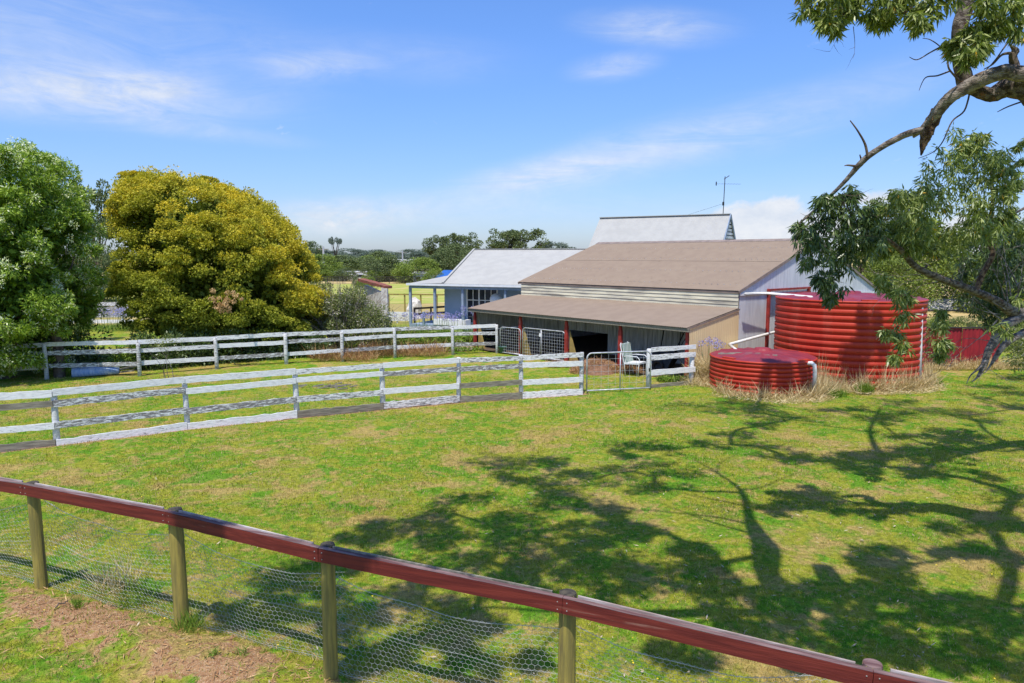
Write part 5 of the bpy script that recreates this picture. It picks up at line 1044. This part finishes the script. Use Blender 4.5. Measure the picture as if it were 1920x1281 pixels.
    v, idx, u = clump_leaves(np.array(sub), np.array(sr), 68, .13, .036, .3, .8, .2)
    npmesh('crown', v, 4, M['gum'], t, {'rnd': RS.rand(len(idx)), 'flw': np.zeros(len(idx))})
    # foliage seen in the picture
    def seen(L_, Y, per, mat, name, jit=.35):
        bl = blobs_px(L_, Y, jit); sub = []; sr = []
        for (x, y, z, r) in bl:
            for _ in range(11): o = unit(1)[0]*r*random.uniform(.3, 1.15); sub.append((x+o[0], y+o[1], z+o[2])); sr.append(r*random.uniform(.18, .42))
        v, idx, u = clump_leaves(sub, sr, int(per*1.0), .105, .021, .40, 1., .1); npmesh(name, v, 4, mat, t, {'rnd': RS.rand(len(idx)), 'flw': np.zeros(len(idx))})
    seen([(1545,375,.17),(1575,395,.22),(1530,415,.2),(1560,440,.26),(1525,450,.17),(1535,480,.2),(1565,490,.24),(1545,515,.16),(1565,540,.16),(1560,560,.08),(1608,400,.22),(1610,445,.24),(1595,470,.2),(1640,410,.2),(1640,450,.16),(1590,365,.14),(1500,430,.1)], 9.1, 30, M['gumshade'], 'foliage')
    seen([(1520,8,.16),(1545,25,.15),(1560,45,.11),(1580,12,.17),(1600,0,.15),(1635,22,.12),(1650,38,.10),(1670,8,.13),(1715,20,.14),(1725,42,.10),(1740,8,.13),(1850,5,.15),(1885,18,.18),(1912,45,.16),(1870,40,.1),(1858,62,.08),(1843,78,.08),(1795,78,.08),(1818,100,.10),(1788,92,.06),(1815,60,.07),(1915,15,.2),(1690,-10,.14),(1560,-20,.2),(1620,-20,.2),(1780,-20,.16)], 7.6, 26, M['gum'], 'foliage', .25)
    b = MB()
    for (x0, y0, x1, y1, Y) in ((1800,-60,1560,20,7.6),(1800,-40,1640,25,7.6),(1805,-30,1720,10,7.7),(1810,-60,1890,20,7.7),(1805,60,1860,40,7.9),(1725,12,1640,40,7.7),(1610,10,1575,60,7.6)):
        b.tube(hump(A_(x0, y0, Y), A_(x1, y1, Y), 6, .03, .06), [.022,.02,.017,.014,.011,.008,.004], 5)
    for _ in range(20): p = A_(random.uniform(1520, 1640), random.uniform(370, 470), 9.1); twigset(b, A_(1575,360,9.0).lerp(p, .3), p-A_(1575,360,9.0), .5, .008, 1)
    for (x, y) in ((1600,50),(1585,30)): twigset(b, A_(x, y, 7.6), (-.2,0,-1), .35, .004, 1)
    b.build('twigs', M['trunk'], t)
gum_tree_near()
def gum_tree_right():
    base = Vector((12.2, 13.2, -.1)); t = thing('gum_tree', 'leafy gum with drooping limbs and bare silvery twigs at the right edge', 'tree', base)
    b = MB(); branch_mesh(b, [(base, .32), (base+Vector((-.2,0,1.4)), .27), (base+Vector((-.4,-.1,3.0)), .22), (base+Vector((-.9,-.3,5.0)), .15), (base+Vector((-1.6,-.6,6.2)), .08)], 14, .07); b.build('trunk', M['bark'], t, True)
    def limb(L_, mat, nm='limb', n=9): b = MB(); branch_mesh(b, [(A_(x, y, Y), r) for x, y, Y, r in L_], n, .10); b.build(nm, mat, t, True)
    limb([(2090,560,12.9,.16),(1960,560,12.6,.12),(1905,585,12.4,.10),(1872,566,12.2,.075),(1833,548,12.0,.068),(1782,529,11.7,.060),(1721,503,11.4,.050),(1690,470,11.2,.042),(1659,445,11.0,.030),(1640,420,10.8,.016)], M['bark'])
    limb([(2050,570,12.8,.14),(1960,560,12.6,.10),(1920,590,12.4,.085),(1881,613,12.3,.085),(1865,640,12.3,.075),(1853,660,12.3,.060),(1843,690,12.3,.045),(1832,708,12.3,.018),(1822,716,12.3,.006)], M['deadwood'])
    limb([(1850,672,12.3,.035),(1836,690,12.2,.022),(1820,704,12.2,.012),(1812,720,12.1,.004)], M['deadwood'])
    limb([(2060,600,12.9,.12),(1960,610,12.7,.09),(1920,624,12.5,.07),(1886,644,12.4,.060),(1868,668,12.4,.042),(1858,684,12.4,.022),(1846,700,12.4,.006)], M['deadwood'])
    limb([(1828,548,12.0,.050),(1844,509,12.0,.045),(1861,478,12.0,.042),(1856,455,12.0,.036),(1858,408,11.8,.032),(1861,370,11.6,.028),(1858,320,11.4,.018)], M['redbark'])
    limb([(1956,330,12.6,.05),(1920,352,12.2,.035),(1890,358,11.8,.025),(1850,352,11.4,.015)], M['bark']); limb([(1950,300,12.4,.03),(1915,310,12,.02),(1880,318,11.8,.014)], M['trunk']); limb([(1950,375,12.4,.03),(1912,395,12,.02),(1890,408,11.8,.010)], M['trunk'])
    b = MB()
    for (x, y, dx, dz, ln, r) in [(1880,600,-1,.4,1.1,.014),(1885,580,-.6,.9,1.1,.013),(1890,575,-.2,1,1.0,.012),(1900,570,.1,1,1.0,.012),(1905,560,.3,.9,.9,.012),(1870,600,-1,-.2,1.0,.012),(1860,640,-1,.1,.8,.010),(1875,590,-.9,.1,1.2,.012),(1800,535,-.6,-.7,.7,.009),(1770,525,-.8,-.4,.8,.009),(1740,510,-.7,-.5,.7,.009),(1850,560,-.9,.5,.8,.01),(1895,555,-.3,.8,.9,.012),(1865,660,-1,-.3,.9,.008),(1870,640,-1,.5,.7,.009),(1855,690,-.4,-.3,.4,.007),(1850,690,.4,-.3,.4,.007),(1885,560,-.7,.9,1.1,.012),(1910,540,-.4,1,1.0,.011),(1780,530,-.7,.1,.9,.008),(1720,500,-.9,-.15,.8,.008)]:
        twigset(b, A_(x, y, 12.1), (dx, random.uniform(-.4,.4), dz), ln, r, 2)
    b.build('dead_twigs', M['deadwood'], t)
    def seen(L_, Y, per, mat, k=7, jit=.45, Lf=.12, Wf=.03, spread=.85):
        bl = blobs_px(L_, Y, jit); sub = []; sr = []
        for (x, y, z, r) in bl:
            for _ in range(int(k*1.6)): o = unit(1)[0]*r*spread*random.uniform(.3, 1.3); sub.append((x+o[0], y+o[1], z+o[2])); sr.append(r*random.uniform(.25, .5))
        v, idx, u = clump_leaves(sub, sr, int(per*1.0), Lf*.92, Wf*.72, .38, 1., .1); npmesh('foliage', v, 4, mat, t, {'rnd': RS.rand(len(idx)), 'flw': np.zeros(len(idx))})
    seen([(1720,358,.22),(1755,335,.28),(1790,300,.26),(1825,285,.28),(1855,300,.26),(1885,320,.22),(1850,345,.32),(1800,345,.34),(1755,375,.32),(1710,395,.3),(1820,390,.34),(1770,420,.34),(1720,430,.3),(1860,385,.26),(1690,450,.22),(1790,455,.3),(1680,370,.18),(1660,400,.2),(1665,440,.2),(1840,430,.24),(1740,465,.2),(1800,270,.2),(1835,262,.16),(1875,290,.16),(1890,360,.24),(1870,430,.26),(1690,420,.26),(1710,460,.2),(1640,440,.2),(1650,470,.16),(1900,345,.12),(1885,400,.14)], 11.2, 34, M['gum'])
    seen([(1690,560,.15),(1670,540,.14),(1695,590,.14),(1682,625,.13),(1692,650,.13),(1680,672,.09),(1762,645,.12),(1766,612,.12),(1660,625,.08),(1764,668,.09),(1650,530,.12),(1705,560,.09),(1765,585,.1),(1775,645,.09)], 10.8, 20, M['gum'], 6, .2)
    seen([(1850,440,.3),(1880,470,.3),(1840,480,.28),(1815,505,.2),(1880,520,.34),(1905,500,.3),(1845,530,.26),(1825,560,.24),(1860,590,.2),(1915,560,.3),(1905,450,.2),(1895,430,.26),(1918,480,.3),(1870,500,.3),(1860,550,.26),(1900,590,.24),(1840,450,.24)], 13.0, 40, M['gumshade'])
    seen([(1918,265,.08),(1908,275,.05),(1915,300,.06),(1912,440,.1),(1900,420,.09),(1918,425,.1),(1915,560,.1),(1870,610,.12),(1885,625,.1)], 11.5, 16, M['gum'], 4, .1)
gum_tree_right()
# ================================================================== BACKGROUND TREES
def tree_mesh(seed, kind):
    """crown mesh unit tree: height 1, width ~.7 -- returns two meshes (crown, trunk)"""
    random.seed(seed); C = []; Rr = []
    if kind == 'tall':   # eucalypt with separate puffs on limbs
        for _ in range(52):
            a = random.uniform(0, 6.283); z = random.uniform(.30, .95); rr = .30*math.sqrt(random.random())*(1.15-abs(z-.65)); C.append((math.cos(a)*rr, math.sin(a)*rr, z)); Rr.append(random.uniform(.05, .10))
    elif kind == 'broad':
        for _ in range(55):
            u = unit(1)[0]; u[2] = abs(u[2])*1.0; C.append((u[0]*.38, u[1]*.38, .28+u[2]*.58)); Rr.append(random.uniform(.07, .13))
        for _ in range(34): C.append((random.uniform(-.34,.34), random.uniform(-.34,.34), random.uniform(.04,.5))); Rr.append(.14)
    elif kind == 'umbrella':
        for _ in range(16):
            a = random.uniform(0, 6.283); rr = .32*math.sqrt(random.random()); C.append((math.cos(a)*rr, math.sin(a)*rr, .90-rr*.35+random.uniform(-.03,.03))); Rr.append(random.uniform(.05, .08))
    C = np.array(C); per = 120 if kind == 'broad' else 150; v, idx, u = clump_leaves(C, np.array(Rr), per, .030, .017, 0, .75, .3)
    o = npmesh('crown', v, 4, M['farleaf'], None, {'rnd': np.clip(RS.rand(len(idx))*.8+.1+u[:, 2]*.1, 0, .98), 'flw': np.zeros(len(idx))}); cm_ = o.data; bpy.data.objects.remove(o)
    b = MB(); b.tube([(0,0,-.02), (.01,0,.25), (-.01,0,.45)], [.028,.022,.016], 7, .05)
    for _ in range(12 if kind != 'broad' else 8): e = C[random.randrange(len(C))]; b.tube(hump((0,0,random.uniform(.25,.45)), e, 4, .02, .02), [.012,.010,.008,.006,.004], 5)
    o = b.build('trunk', M['trunk'], None); tm = o.data; bpy.data.objects.remove(o); return cm_, tm
VAR = {'tall': [tree_mesh(s, 'tall') for s in (1, 2, 3)], 'broad': [tree_mesh(s, 'broad') for s in (4, 5, 6, 7)], 'umbrella': [tree_mesh(s, 'umbrella') for s in (8, 9)]}
matcache = {}
def bgtree(kind, px, ytop, Y, wpx, label, mat, group=None, base_z=0, name=None):
    if kind != 'broad': wpx *= 1.5
    top = at(px, ytop, Y).z; h = max(1.5, top-base_z); cm_, tm = random.choice(VAR[kind]); key = (cm_.name, mat)
    if key not in matcache: c2 = cm_.copy(); c2.materials.clear(); c2.materials.append(M[mat]); matcache[key] = c2
    w = wpx/F*Y/.78; X = at(px, ytop, Y).x; t = thing(name or {'tall': 'gum_tree', 'broad': 'bushy_tree', 'umbrella': 'gum_tree'}[kind], label, 'tree', (X, Y, base_z), group)
    rz = random.uniform(0, 6.28)
    for nm, me in (('crown', matcache[key]), ('trunk', tm)): o = link(nm, me, t); o.scale = (w, w, h*1.02); o.rotation_euler = (0, 0, rz)
    return t
random.seed(21)
bgtree('tall', 174, 338, 58, 70, 'slim gum showing between the blossom tree and golden tree', 'farleaf')
bgtree('broad', 188, 452, 50, 80, 'dark bushy tree behind the left flank of the golden tree', 'farleaf')
bgtree('broad', 104, 338, 30, 60, 'green tree tucked behind the creamy blossom tree', 'farleaf')
bgtree('broad', 582, 449, 150, 50, 'tallest rounded gum just right of the golden tree', 'farleaf')
bgtree('umbrella', 628, 440, 170, 20, 'lone thin stemmed gum poking above the far treeline', 'farhaze')
bgtree('tall', 820, 440, 118, 40, 'left of the two tall gums behind the green trees beyond the cottage', 'farleaf')
bgtree('tall', 872, 436, 112, 52, 'right of the two tall gums behind the green trees beyond the cottage', 'farleaf')
bgtree('broad', 848, 452, 105, 80, 'rounded tree between the two tall gums', 'farleaf')
bgtree('tall', 945, 428, 120, 56, 'left half of the airy gum pair above the cottage roof', 'farleaf')
bgtree('tall', 985, 432, 120, 60, 'right half of the airy gum pair above the cottage roof', 'farleaf')
bgtree('tall', 1045, 455, 150, 60, 'low gum on the skyline above the cottage ridge, left of the tall house', 'farhaze')
bgtree('broad', 715, 468, 105, 75, 'rounded green tree right of the far white cabin', 'farleaf')
bgtree('broad', 783, 478, 100, 80, 'mid green bushy tree above the small pale shed', 'farlime')
bgtree('broad', 640, 476, 130, 80, 'dull green tree behind the far white cabin', 'farleaf')
bgtree('broad', 682, 480, 135, 70, 'dark tree filling the gap right of the cabin roof', 'farleaf')
bgtree('broad', 600, 472, 110, 80, 'mid green tree emerging right of the golden dome', 'farlime')
bgtree('broad', 815, 505, 92, 42, 'small bright green bush left of the blue roof', 'farlime', name='round_bush')
bgtree('broad', 681, 533, 80, 20, 'low round green bush in the dry field near the cabin', 'farlime', name='round_bush')
bgtree('broad', 696, 535, 82, 16, 'smaller yellow green bush beside its round neighbour in the dry field', 'farlime', name='round_bush')
bgtree('broad', 668, 528, 84, 14, 'tiny dark shrub against the white cabin wall', 'farleaf', name='round_bush')
for i in range(34):
    px = 560+i*16.5+random.uniform(-6, 6); Y = random.uniform(230, 330); bgtree('broad', px, random.uniform(461, 473), Y, random.uniform(50, 84), 'distant haze tinted gum in the far treeline', 'farhaze', 'trees of the far treeline')
for i in range(40):
    px = 556+i*10+random.uniform(-7, 7)
    if px > 930: continue
    if 725 < px < 775: continue
    bgtree('broad', px, random.uniform(474, 490), random.uniform(128, 165), random.uniform(55, 80), 'bushy green tree in the wood beyond the dry field', random.choice(['farleaf', 'farleaf', 'farlime']), 'trees of the wood beyond the dry field')
for i, (px, yt, w) in enumerate([(575,498,60),(612,503,50),(648,500,40),(735,502,46),(765,506,40),(700,506,40),(880,505,40)]):
    bgtree('broad', px, yt, 108-i, w, ['low green bush left of the pale power pole','low green bush right of the pale power pole','green bush behind the left end of the white cabin','green bush below the distant white house','small green bush right of the distant white house','green bush beside the right end of the white cabin','green bush hidden behind the cottage roof edge'][i], 'farlime' if i % 2 else 'farleaf', name='round_bush')
# right side
bgtree('tall', 1690, 356, 62, 90, 'spreading gum top rising behind the dark hanging leaves', 'farleaf')
bgtree('broad', 1620, 425, 52, 120, 'green tree behind the gable peak of the shed', 'oliveleaf')
bgtree('broad', 1730, 400, 50, 160, 'olive cypress like tree behind the big tank', 'oliveleaf')
bgtree('broad', 1840, 395, 54, 150, 'dark tree behind the bare silvery twigs', 'farleaf')
bgtree('broad', 1930, 385, 50, 140, 'dark tree at the right edge behind the red fence', 'farleaf')
bgtree('broad', 1680, 470, 44, 110, 'low yellow green bush beyond the shed end', 'oliveleaf')
bgtree('broad', 1890, 440, 46, 110, 'lighter olive bush at the right edge above the fence', 'oliveleaf')
for i, px in enumerate((1760, 1800, 1845, 1885, 1930)):
    bgtree('broad', px, 590+(i % 2)*6, 27.5+i*.3, 52, ['yellowish scrub bush behind the left end of the red sheet fence','yellowish scrub bush behind the centre of the red sheet fence','greyish scrub bush behind the right part of the red sheet fence','scrub bush at the right end of the red sheet fence','scrub bush at the right picture edge, beyond the sheet fence'][i], ['farlime','shrubl','shrubl','farlime','farlime'][i], name='scrub_bush')
bl = [(random.uniform(1735, 1775), random.uniform(620, 685), .14) for _ in range(14)]
shrub('creeper', 'straggly creeper growing on the left end of the red sheet fence', 'creeper', blobs_px(bl, 23.6, .08), 40, .06, .03, M['shrubl'], 14, 1.0, (gp(1750,690).x, 23.5, 0), fl=.1)
bl = [(random.uniform(1885, 1960), random.uniform(610, 680), .3) for _ in range(22)]
shrub('scrub_bush', 'dark scrub under the drooping gum limbs at the right edge', 'shrub', blobs_px(bl, 21.5, .5), 110, .10, .035, M['shrubl'], 14, 1.3, (gp(1915,690).x, 21.5, 0), fl=.1)
sc.cycles.use_denoising = True
